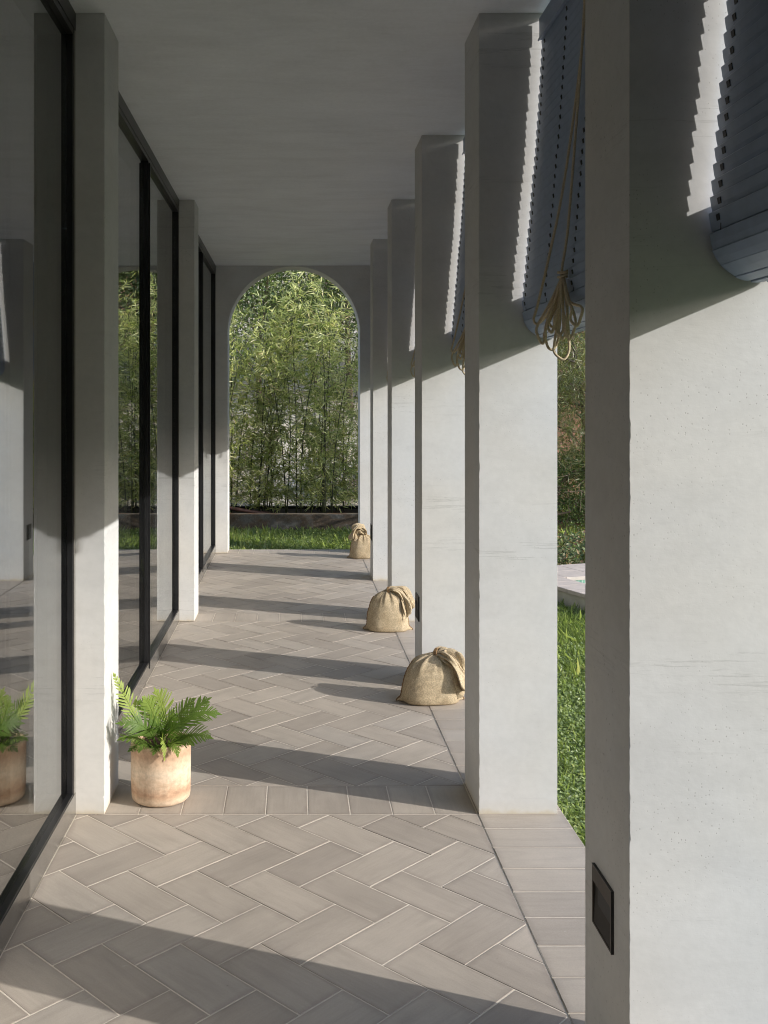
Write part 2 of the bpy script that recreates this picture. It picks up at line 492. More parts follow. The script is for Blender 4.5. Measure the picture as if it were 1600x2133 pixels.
def M_mosaic():
    t = NT('green_mosaic')
    p = t.n('ShaderNodeTexCoord').outputs['Object']
    br = t.n('ShaderNodeTexBrick', offset=0.0, ins={'Vector': t.mapping(p, (1, 1, 1)), 'Scale': 1.0, 'Mortar Size': 0.003, 'Brick Width': 0.03, 'Row Height': 0.03,
             'Color1': (0.11, 0.26, 0.185, 1), 'Color2': (0.24, 0.38, 0.28, 1), 'Mortar': (0.5, 0.52, 0.48, 1)})
    t.principled(br.outputs[0], 0.25, 0, None, 0.5)
    return t.m
mat_mosaic = M_mosaic()

def M_water():
    t = NT('pool_water')
    n = t.bump(t.noise(t.pos(), 9, 3), 0.15, 0.02)
    t.principled((0.10, 0.26, 0.22), 0.03, 0, n, 0.5)
    return t.m
mat_water = M_water()

def M_sheer():
    t = NT('sheer_curtain')
    d = t.n('ShaderNodeBsdfDiffuse', ins={'Color': (0.75, 0.75, 0.76, 1)})
    tr = t.n('ShaderNodeBsdfTransparent')
    tl = t.n('ShaderNodeBsdfTranslucent', ins={'Color': (0.7, 0.7, 0.71, 1)})
    a = t.n('ShaderNodeMixShader', ins={'Fac': 0.5, 1: d.outputs[0], 2: tl.outputs[0]})
    b = t.n('ShaderNodeMixShader', ins={'Fac': 0.45, 1: a.outputs[0], 2: tr.outputs[0]})
    t.l(b.outputs[0], t.out.inputs[0])
    return t.m
mat_sheer = M_sheer()

# ------------------------------------------------------------------ floor
def clip_poly(P, x0, x1, y0, y1):
    def cl(P, ins, inter):
        out = []
        for i in range(len(P)):
            a, b = P[i-1], P[i]
            ia, ib = ins(a), ins(b)
            if ib:
                if not ia: out.append(inter(a, b))
                out.append(b)
            elif ia:
                out.append(inter(a, b))
        return out
    def ix(v):
        return lambda a, b: (v, a[1]+(b[1]-a[1])*(v-a[0])/(b[0]-a[0]))
    def iy(v):
        return lambda a, b: (a[0]+(b[0]-a[0])*(v-a[1])/(b[1]-a[1]), v)
    for ins, it in ((lambda p: p[0] >= x0, ix(x0)), (lambda p: p[0] <= x1, ix(x1)), (lambda p: p[1] >= y0, iy(y0)), (lambda p: p[1] <= y1, iy(y1))):
        if len(P) < 3: return []
        P = cl(P, ins, it)
    return P

class Tiles:
    def __init__(s):
        s.v = []; s.f = []; s.r = []; s.uv = []; s.e = []
    def add(s, P, zt, rnd, uvf):
        # tidy duplicates
        Q = []
        for p in P:
            if not Q or math.dist(p, Q[-1]) > 1e-4: Q.append(p)
        if len(Q) > 2 and math.dist(Q[0], Q[-1]) < 1e-4: Q.pop()
        if len(Q) < 3: return
        ar = 0.5*sum(Q[i-1][0]*Q[i][1]-Q[i][0]*Q[i-1][1] for i in range(len(Q)))
        if abs(ar) < 2e-4: return
        if ar < 0: Q.reverse()
        n = len(Q); b = len(s.v)
        cx = sum(p[0] for p in Q)/n; cy = sum(p[1] for p in Q)/n
        tx, ty = random.uniform(-.002, .002), random.uniform(-.002, .002)
        def z(p): return zt + (p[0]-cx)*tx + (p[1]-cy)*ty
        for k in range(3):
            for p in Q:
                d = math.dist(p, (cx, cy))
                sfac = 1 - (0.0014/max(d, .01) if k == 0 else 0)
                q = (cx+(p[0]-cx)*sfac, cy+(p[1]-cy)*sfac)
                s.v.append((q[0], q[1], z(p) - (0, 0.0011, 0.012)[k]))
                s.r.append(rnd); s.e.append(0.0)
        bi = len(s.v)
        for p in Q:
            d = math.dist(p, (cx, cy)); sf = max(.3, 1 - .034/max(d, .02))
            q = (cx+(p[0]-cx)*sf, cy+(p[1]-cy)*sf)
            s.v.append((q[0], q[1], z(q))); s.r.append(rnd); s.e.append(1.0)
        s.f.append([bi+i for i in range(n)]); s.uv.append([uvf(s.v[bi+i]) for i in range(n)])
        for i in range(n):
            j = (i+1) % n
            fc = [b+i, b+j, bi+j, bi+i]
            s.f.append(fc); s.uv.append([uvf(s.v[q]) for q in fc])
        for k in range(2):
            for i in range(n):
                j = (i+1) % n
                fc = [b+k*n+j, b+k*n+i, b+(k+1)*n+i, b+(k+1)*n+j]
                s.f.append(fc); s.uv.append([uvf(s.v[q]) for q in fc])
    def build(s, name, mat, parent=None):
        o = mesh_np(name, s.v, s.f, mat, parent, attrs={'rnd': s.r, 'edge': s.e})
        u = o.data.uv_layers.new(name='tile')
        u.data.foreach_set('uv', np.array([c for f in s.uv for c in f], dtype=np.float32).ravel())
        return o

G = 0.0021
T = Tiles()
W_ = 0.15
r2 = math.sqrt(2)
def herring(x0, x1, y0, y1, ox, oy):
    u0, v0 = (ox-oy)/r2, (ox+oy)/r2
    def toxy(u, v):
        u = u0 + u*W_; v = v0 + v*W_
        return ((u+v)/r2, (v-u)/r2)
    for i in range(-60, 61):
        for j in range(-30, 31):
            a, b = i + 4*j, i
            for (au, av, lu, lv) in ((a, b, 2, 1), (a+2, b-1, 1, 2)):
                cx, cy = toxy(au+lu/2, av+lv/2)
                if not (x0-.25 < cx < x1+.25 and y0-.25 < cy < y1+.25): continue
                g = G/W_*random.uniform(.7, 1.25)
                P = [toxy(au+g, av+g), toxy(au+lu-g, av+g), toxy(au+lu-g, av+lv-g), toxy(au+g, av+lv-g)]
                P = clip_poly(P, x0+G, x1-G, y0+G, y1-G)
                if len(P) < 3: continue
                off = (random.random()*20, random.random()*20)
                ang = -pi/4 if lu == 2 else pi/4
                ca, sa = math.cos(ang), math.sin(ang)
                uvf = lambda p, ca=ca, sa=sa, cx=cx, cy=cy, off=off: ((p[0]-cx)*ca+(p[1]-cy)*sa+off[0], -(p[0]-cx)*sa+(p[1]-cy)*ca+off[1])
                T.add(P, min(.0009, max(-.0002, random.gauss(.0001, .0004))), random.random(), uvf)

def row(rects, along):
    for (x0, x1, y0, y1) in rects:
        off = (random.random()*20, random.random()*20)
        if along == 'x': uvf = lambda p, off=off: (p[0]+off[0], p[1]+off[1])
        else: uvf = lambda p, off=off: (p[1]+off[0], p[0]+off[1])
        T.add([(x0+G, y0+G), (x1-G, y0+G), (x1-G, y1-G), (x0+G, y1-G)], max(0, random.gauss(0.0002, .0003)) + (0.0016 if along == 'x' else 0), random.random(), uvf)

XS = 0.646      # line between herringbone and the garden-side strip
XL = XF + 0.001
HD = 0.27
heads = [YB, YB + 2*SP + 0.012, YARCH + 0.0]
herring(XL, XS, -0.8, YB, -.198, 3.0147)
herring(XL, XS, YB+HD, heads[1], -.190, 4.025)
herring(XL, XS, heads[1]+HD, YARCH, -.190, 4.025+3.05)
for yh in heads:
    x = -0.1005 - 0.1496*5
    while x < XS:
        x0, x1 = max(x, XL), min(x+0.1496, XS)
        if x1 - x0 > .02:
            row([(x0, x1, yh, yh+HD)], 'y')
        x += 0.1496
y = YB - 0.119 - 0.1497*29
while y < YARCH + .28:
    row([(XS, 0.950, y, min(y+0.1497, YARCH+.285))], 'x')
    y += 0.1497
floor = bpy.data.objects.new('floor', None); C.objects.link(floor)
tag(floor, kind='structure')
floor['label'] = 'grey brown herringbone tile floor of the walkway'
T.build('tiles', mat_tile, floor)
mb = MB(); mb.box(-.80, XS+.001, -0.8, YARCH+.285, -0.2, -0.0009); mb.box(XS+.0012, 0.9485, -0.8, YARCH+.285, -0.2, 0.0006)
mb.build('grout', mat_grout, floor)

# ------------------------------------------------------------------ plaster pieces
def rough_post(name, x0, x1, y0, y1, z0, z1, mat, parent=None, jit=0.0008, cham=0.0011, nz=420, seed=1):
    """rectangular post whose arrises are slightly chipped, like hand-trowelled plaster"""
    rng = np.random.default_rng(seed)
    zs = np.linspace(z0, z1, nz)
    cs = [(x0, y0, 1, 1), (x1, y0, -1, 1), (x1, y1, -1, -1), (x0, y1, 1, -1)]
    V = []
    cols = []
    for ci, (cx, cy, sx, sy) in enumerate(cs):
        base = np.convolve(rng.normal(size=nz+2), np.ones(3)/3, 'valid')*jit*.7
        c = cham*0.6 + np.abs(rng.normal(size=nz))*jit*0.5 + base
        chips = np.zeros(nz)
        for _ in range(22):
            k = rng.integers(0, nz); w = rng.integers(1, 4)
            chips[max(0, k-w):k+w] += rng.random()*0.0013
        c = np.clip(c + chips, 0.0006, 0.006)
        if ci in (1, 2) and x0 > 0: c = np.full(nz, 0.0003)
        a = np.stack([np.full(nz, cx) + sx*0, cy + sy*c, zs], 1)
        b = np.stack([cx + sx*c, np.full(nz, cy), zs], 1)
        pr = [a, b] if ci in (0, 2) else [b, a]
        cols += pr
    # order: around ccw
    n = len(cols)
    V = np.concatenate(cols, 0)
    F = []
    for k in range(n):
        k2 = (k+1) % n
        for i in range(nz-1):
            F.append([k*nz+i, k2*nz+i, k2*nz+i+1, k*nz+i+1])
    F.append([k*nz for k in range(n)][::-1])
    F.append([k*nz+nz-1 for k in range(n)])
    return mesh_np(name, V, F, mat, parent)

col_labels = [
    'white plaster column closest to the camera, black step light near its foot',
    'white plaster column beside the lawn, just past the coiled blind rope',
    'white plaster column standing right behind the nearest and largest burlap sack',
    'white plaster column standing behind the middle burlap sack whose neck flops sideways',
    'thin looking white plaster column beside the farthest burlap sack at the arch',
]
colg = 'white plaster columns along the garden side'
for i, yc in enumerate(COLY):
    o = rough_post('column', XC0, XC1, yc, yc+CT, 0.0025, CEIL-0.001, mat_plaster, seed=20+i)
    tag(o, col_labels[i], 'column', colg)

pil_labels = ['white plaster pilaster beside the potted fern, between two glass doors',
              'farther white plaster pilaster, narrower in view, before the last glass door']
for i, yc in enumerate((YB, heads[1])):
    o = rough_post('pilaster', -1.0, XP, yc, yc+PT, 0.0025, CEIL-0.001, mat_plaster, seed=50+i, jit=0.002)
    tag(o, pil_labels[i], 'pilaster', 'white plaster pilasters between the glass doors')

# arch wall
ax, ar, az = -0.0047, 0.649, 2.1645
mb = MB()
x0w, x1w = -5.2, XC1
n = 72
arc = [(ax - ar*math.cos(pi*k/n), az + ar*math.sin(pi*k/n)) for k in range(n+1)]
pts = [(ax-ar, 0.0025)] + [(ax-ar, 0.0025 + (az-0.0025)*k/8) for k in range(1, 8)] + arc + [(ax+ar, 0.0025 + (az-0.0025)*k/8) for k in range(7, 0, -1)] + [(ax+ar, 0.0025)]
y0, y1 = YARCH, YARCH+0.28
zt = CEIL - 0.001
for (ya, flip) in ((y0, False), (y1, True)):
    fs = []
    for k in range(n):
        a, b = arc[k], arc[k+1]
        q = [(a[0], ya, a[1]), (b[0], ya, b[1]), (b[0], ya, zt), (a[0], ya, zt)]
        mb.add(q if not flip else q[::-1], [[0, 1, 2, 3]])
    for (xa, xb) in ((x0w, ax-ar), (ax+ar, x1w)):
        q = [(xa, ya, 0.0025), (xb, ya, 0.0025), (xb, ya, zt), (xa, ya, zt)]
        mb.add(q if not flip else q[::-1], [[0, 1, 2, 3]])
for k in range(len(pts)-1):
    a, b = pts[k], pts[k+1]
    mb.add([(a[0], y0, a[1]), (a[0], y1, a[1]), (b[0], y1, b[1]), (b[0], y0, b[1])], [[0, 1, 2, 3]])
mb.add([(x1w, y0, 0), (x1w, y1, 0), (x1w, y1, zt), (x1w, y0, zt)], [[0, 1, 2, 3]])
mb.add([(x0w, y0, 0), (x0w, y1, 0), (x0w, y1, zt), (x0w, y0, zt)], [[3, 2, 1, 0]])
o = mb.build('arch_wall', mat_plaster)
tag(o, 'white plaster end wall with a tall round arch opening onto the bamboo', 'wall')

# ceiling / roof
mb = MB(); mb.box(-5.2, XC1, -0.8, YARCH+.28, CEIL, 3.12)
o = mb.build('ceiling', mat_ceil); tag(o, kind='structure'); o['label'] = 'grey plaster ceiling of the walkway'

# room behind the glass (seen dimly through the panes) and the unseen wall added behind the camera to limit sky light
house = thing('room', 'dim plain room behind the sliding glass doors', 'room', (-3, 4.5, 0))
def at(o, parent):
    o.location = -Vector(parent.location)
    return o
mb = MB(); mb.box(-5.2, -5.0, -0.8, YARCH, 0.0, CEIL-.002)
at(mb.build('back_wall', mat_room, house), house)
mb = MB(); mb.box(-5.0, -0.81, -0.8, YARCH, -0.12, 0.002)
at(mb.build('room_floor', mat_roomfloor, house), house)
mb = MB(); mb.box(-5.2, XC1, -1.05, -0.801, -.1, CEIL-.002); mb.box(XC0, XC1, -0.8, 0.66, 0.003, CEIL-.002)
o = mb.build('rear_light_block', mat_plaster); tag(o, kind='structure')
o['label'] = 'unseen white plaster wall added behind the camera to limit sky light'

# ------------------------------------------------------------------ sliding doors
def door(y0, y1, mull, label):
    t = thing('sliding_glass_door', label, 'glass door', (XF, (y0+y1)/2, 0), 'glass doors along the walkway')
    def P(mb, name, mat): return at(mb.build(name, mat, t), t)
    mb = MB(); mb.box(-0.90, XF, y0, y1, -.02, 0.078); P(mb, 'sill', mat_bronze)
    zb, zt_ = 0.0855, CEIL-.0865
    mb = MB(); mb.box(-0.7925, -0.772, y0, y1, 0.0775, 0.085); mb.box(-0.862, -0.804, y0, y1, 0.0775, 0.085); mb.box(-0.804, -0.7925, y0, y1, 0.0775, 0.083)
    P(mb, 'track', mat_black)
    mb = MB(); mb.box(-0.90, XF, y0, y1, CEIL-.062, CEIL-.0015); mb.box(-0.90, -0.772, y0, y1, CEIL-.086, CEIL-.0625)
    P(mb, 'head_rail', mat_frame)
    for (a, b) in ((y1-.022, y1), (y0, y0+.022)):
        mb = MB(); mb.box(-0.90, -0.7705, a, b, 0.0782, CEIL-.0625); P(mb, 'jamb_plate', mat_bronze)
    for (a, b) in ((y1-.034, y1-.0225), (y0+.0225, y0+.034)):
        mb = MB(); mb.box(-0.7915, -0.7725, a, b, zb, zt_); mb.box(-0.862, -0.804, a, b, zb, zt_); mb.box(-0.804, -0.7915, a+.002, b-.002, zb, zt_)
        P(mb, 'jamb', mat_black)
    mb = MB(); mb.box(-0.862, -0.804, mull-.03, mull+.03, zb, zt_); mb.box(-0.7915, -0.7725, mull-.012, mull+.012, zb, zt_, .001); mb.box(-0.804, -0.7915, mull-.010, mull+.010, zb, zt_); mb.box(-0.7722, -0.764, mull+.004, mull+.016, 0.05, CEIL-.0945)
    P(mb, 'mullion', mat_black)
    for (a, b) in ((y0+.0325, mull-.0105), (mull+.0105, y1-.0325)):
        mb = MB(); mb.box(-0.8005, -0.7925, a, b, 0.0835, CEIL-.0865); P(mb, 'pane', mat_glass)
    return t
door(-0.8, YB-.001, 1.45, 'black framed sliding glass door closest to the camera, before the first pilaster')
door(YB+PT+.001, heads[1]-.001, 5.335, 'black framed sliding glass door behind the potted fern, between the two pilasters')
door(heads[1]+PT+.001, YARCH-.002, 8.46, 'black framed sliding glass door farthest away, next to the arch wall')

# sheer curtain bunched inside the first door
mb = MB()
nf = 90
ys = np.linspace(3.66, 4.22, nf)
xs = -1.10 + 0.045*np.sin(np.arange(nf)*0.62) + 0.02*np.sin(np.arange(nf)*1.7+1)
V = [(x, y_, z) for z in (0.02, CEIL-.03) for x, y_ in zip(xs, ys)]
F = [[i, i+1, nf+i+1, nf+i] for i in range(nf-1)]
o = mesh_np('curtain', V, F, mat_sheer, None, smooth=True)
sm = o.modifiers.new('thick', 'SOLIDIFY'); sm.thickness = 0.0015
tag(o, 'white sheer curtain bunched up inside the closest glass door', 'curtain')

# ------------------------------------------------------------------ blinds
BL = SP - CT - 0.034      # blind length
def make_blind():
    t = thing('roller_blind', 'x', 'blind', (0, 0, 0), 'blue grey slatted blinds between the columns')
    rng = np.random.default_rng(5)
    h = BL/2
    Z0 = CEIL
    # head rail
    mb = MB(); mb.box(0.858, 0.8815, -h, h, 2.7205-Z0, 2.797-Z0, .001); mb.box(0.853, 0.8575, -h, h, 2.7165-Z0, 2.7245-Z0, .001)
    mb.build('head_rail', mat_slat, t)
    # path of the curtain
    top = np.array([0.873, 2.716]); cen = np.array([0.892, 1.766]); R0 = 0.091
    tan_pt = np.array([cen[0]-R0, cen[1]+0.008])
    Ltot = np.linalg.norm(tan_pt-top); nfl = 30; pit = Ltot/nfl
    slats = []
    for i in range(nfl):
        c = top + (tan_pt-top)*((i+.5)/nfl)
        # a slight belly
        s_ = (i+.5)/nfl
        c = c + np.array([0.006*math.sin(pi*s_)*(1 if s_ < .5 else .6), 0])
        d = unit(tan_pt-top)
        slats.append((c, d, 0.0048))
    th = pi; r = R0
    step_n = 0
    while step_n < 27:
        dth = pit/r
        thm = th + dth/2
        c = cen + np.array([math.cos(thm), math.sin(thm)])*(r-.003)
        d = np.array([-math.sin(thm), math.cos(thm)])
        slats.append((c, d, 0.0008))
        th += dth; r = R0 - 0.0125*max(0, (th-pi)/(2*pi) - 0.35)
        step_n += 1
    mb = MB(); ms = MB(); mw = MB()
    rows = [h-.04, h-.325, 0.0, -h+.325, -h+.04]
    for i, (c, d, tilt) in enumerate(slats):
        nrm = np.array([-d[1], d[0]])        # points to garden side on the flat part
        if i < nfl and nrm[0] < 0: nrm = -nrm
        hl = pit*0.5 + (0.0022 if i < nfl+3 else (-0.0030 if i < nfl+12 else .0012))
        th2 = 0.003
        jx = rng.normal()*0.0005
        p_t = c - d*hl - nrm*(tilt-jx); p_b = c + d*hl + nrm*(tilt+jx)
        e = unit(p_b-p_t); q = np.array([-e[1], e[0]])*(1 if nrm @ np.array([-e[1], e[0]]) > 0 else -1)
        b_ = 0.0011
        mid = (p_t+p_b)/2 - q*0.0009
        prof = [p_t-q*(th2-b_), p_t+e*b_-q*th2, mid-q*th2, p_b-e*b_-q*th2, p_b-q*(th2-b_), p_b+q*(th2-b_), p_b-e*b_+q*th2, p_t+e*b_+q*th2, p_t+q*(th2-b_)]
        dy = rng.normal()*0.0005
        mb.cur = 0; mb.prism_y([(p[0], p[1]-Z0) for p in prof], -h+dy, h+dy)
        if i < nfl:
            cc = p_t + e*pit*0.45 - q*(th2+.0004)
            for ry in rows:  # raised near-black blocks painted as the shade in the slat holes
                a0 = cc - e*.006; a1 = cc + e*.006
                pr = [a0-q*.0016, a1-q*.0016, a1+q*.0009, a0+q*.0009]
                mb.cur = 1; mb.prism_y([(p[0], p[1]-Z0) for p in pr], ry-.0065+dy, ry+.0065+dy)
        if i >= nfl-1:
            cc = p_b
            for ry in rows:
                a0 = cc - e*.011 - q*(th2+.0006); a1 = cc + e*.009 - q*(th2+.0006)
                if i >= nfl: a0 = cc - e*.011 + q*(th2+.0006); a1 = cc + e*.009 + q*(th2+.0006)
                mb.cur = 2; mb.tube([(a0[0], ry-.006, a0[1]-Z0), (a1[0], ry+.004, a1[1]-Z0)], .0011, 5)
    leak_stop = MB(); leak_stop.tube([(cen[0], -h+.012, cen[1]-Z0), (cen[0], h-.012, cen[1]-Z0)], .0735, 28)  # dark cylinder added inside the roll to stop sun leaking between slats
    leak_stop.build('roll_leak_stop', mat_hole_dark, t)
    mb.build('slat_curtain', [mat_slat, mat_hole_dark, mat_wire], t)
    # pull rope, hung up as a hank on the inside; rope position relative to blind centre
    yk = 2.93 - (YB-SP+CT + YB)/2
    cr = MB()
    R = 0.0040
    def add(P): cr.tube(catmull([(p[0], p[1], p[2]-Z0) for p in P], 7), R, 8)
    hx, hy, hz = 0.780, yk, 1.825
    add([(.852, yk+.012, 2.72), (.84, yk+.01, 2.5), (.817, yk+.006, 2.2), (.795, yk, 1.95), (hx, yk, 1.85), (hx-.004, yk, 1.80), (hx-.002, yk+.005, 1.74)])
    add([(.852, yk-.006, 2.72), (.838, yk+.02, 2.45), (.80, yk+.06, 2.1), (.762, yk+.09, 1.88), (.733, yk+.11, 1.74), (.722, yk+.11, 1.70), (.732, yk+.10, 1.685), (.748, yk+.05, 1.71), (.762, yk+.01, 1.765), (hx, yk, 1.81)])
    loops = [(-.050, .02, 1.622, .010), (-.020, .03, 1.604, .017), (-.010, -.02, 1.645, .012), (.004, .0, 1.574, .018), (.0, -.09, 1.628, .011), (.004, -.14, 1.66, .012), (-.032, -.01, 1.652, .009), (-.012, .05, 1.672, .014), (-.004, -.03, 1.632, .008)]
    for k, (dx, dy, zb, w) in enumerate(loops):
        cx, cy = hx+dx-.004, hy+dy
        ox = random.uniform(-.008, .008); jz = lambda: random.uniform(-.007, .007)
        add([(hx+ox*.6, hy+ox, hz-.012), (hx+ox+(cx-w-hx)*.45, hy+(cy-hy)*.45, hz-.085), (cx-w+jz(), cy+.004+jz(), zb+.05), (cx-w*1.05+jz()*.5, cy+.004+jz(), zb+.022), (cx-w*.5, cy, zb+.004), (cx+w*.2, cy-.003, zb), (cx+w*.85, cy-.004, zb+.018), (cx+w*.9+jz(), cy-.004+jz(), zb+.05), (hx-ox+(cx+w*.7-hx)*.5+jz(), hy+(cy-hy)*.5+jz(), hz-.085+jz()), (hx-ox*.7, hy-ox, hz-.008)])
    # wraps round the neck of the hank
    for q_ in range(2):
        zz = hz - .004 - q_*.010
        add([(hx+math.cos(a)*.0125, hy+math.sin(a)*.0125, zz+a*.0016+.004*math.sin(a+q_)) for a in np.linspace(0, 2*pi, 9)])
    cr.build('pull_rope', mat_rope, t, smooth=True)
    return t

blind_src = make_blind()
bl_labels = ['blue grey slatted blind closest to the camera, rolled foot near the nearest column',
             'blue grey slatted blind with its beige rope hank in plain view',
             'blue grey slatted blind showing only a sliver and rope loop above the nearest sack',
             'mostly hidden blue grey blind leaving a thin sunlit strip behind the middle sack',
             'hidden blue grey blind shading the arch wall above the farthest sack']
mids = [(0.66 + COLY[0])/2] + [(COLY[k]+CT+COLY[k+1])/2 for k in range(4)] + [(COLY[4]+CT+YARCH)/2]
blinds = []
for k, ym in enumerate(mids):
    if k == 0:
        r = blind_src
    else:
        r = blind_src.copy(); C.objects.link(r)
        for ch in list(blind_src.children):
            c = ch.copy(); C.objects.link(c); c.parent = r
            for g in ch.children:
                d = g.copy(); C.objects.link(d); d.parent = c
    r.location = (0, ym, CEIL)
    blinds.append(r)
for r, lb in zip(blinds, bl_labels[:4] + ['hidden blue grey blind shading the thin looking column before the arch', bl_labels[4]]):
    r['label'] = lb

# ------------------------------------------------------------------ step lights
sl_src = thing('step_light', 'x', 'wall light', (XC0, 0, 0), 'black step lights in the columns')
mb = MB(); w, hh, pr = 0.1305, 0.126, 0.0058
mb.box(-pr, 0.004, 0, w, hh-.034, hh); mb.box(-pr, 0.004, 0, w, 0, .004); mb.box(-pr, 0.004, 0, .005, .0041, hh-.0341); mb.box(-pr, 0.004, w-.005, w, .0041, hh-.0341)
mb.build('lamp_frame', mat_light_face, sl_src)
mb = MB(); mb.box(-pr-.0006, 0.0035, -.0012, -.0001, -.0012, hh+.0012); mb.box(-pr-.0006, 0.0035, -.0001, w, hh+.0001, hh+.0012)
mb.build('rim', mat_black, sl_src)
mb = MB(); mb.prism_y([(-pr+.001, .0045), (-.0005, hh-.036), (-.0002, hh-.036), (-.0002, .0045)], .0055, w-.0055)
mb.build('baffle', mat_baffle, sl_src)
mb = MB(); mb.box(-.0024, -.0016, .006, w-.03, hh-.075, hh-.0345)  # thin dark plate painted as the shade of a deep recess
mb.build('recess_shade', mat_hole_dark, sl_src)
for k, (yc, lb) in enumerate(((COLY[0], 'black square step light at the foot of the nearest column'),
                              (COLY[2], 'black square step light in the column behind the nearest burlap sack'),
                              (COLY[4], 'small looking black step light in the thin column beside the farthest sack'))):
    if k == 0:
        r = sl_src
    else:
        r = sl_src.copy(); C.objects.link(r)
        for ch in sl_src.children:
            c = ch.copy(); C.objects.link(c); c.parent = r
    r.location = (XC0-.0002, yc+.095, 0.3215)
    r['label'] = lb

# ------------------------------------------------------------------ sacks
def noise3(P, f, seed):
    rng = np.random.default_rng(seed)
    out = np.zeros(len(P))
    for k in range(9):
        d = rand_dirs(1, rng)[0]*f*(0.7+rng.random()*1.2); ph = rng.random()*6.28
        out += np.sin(P @ d + ph)
    return out/5

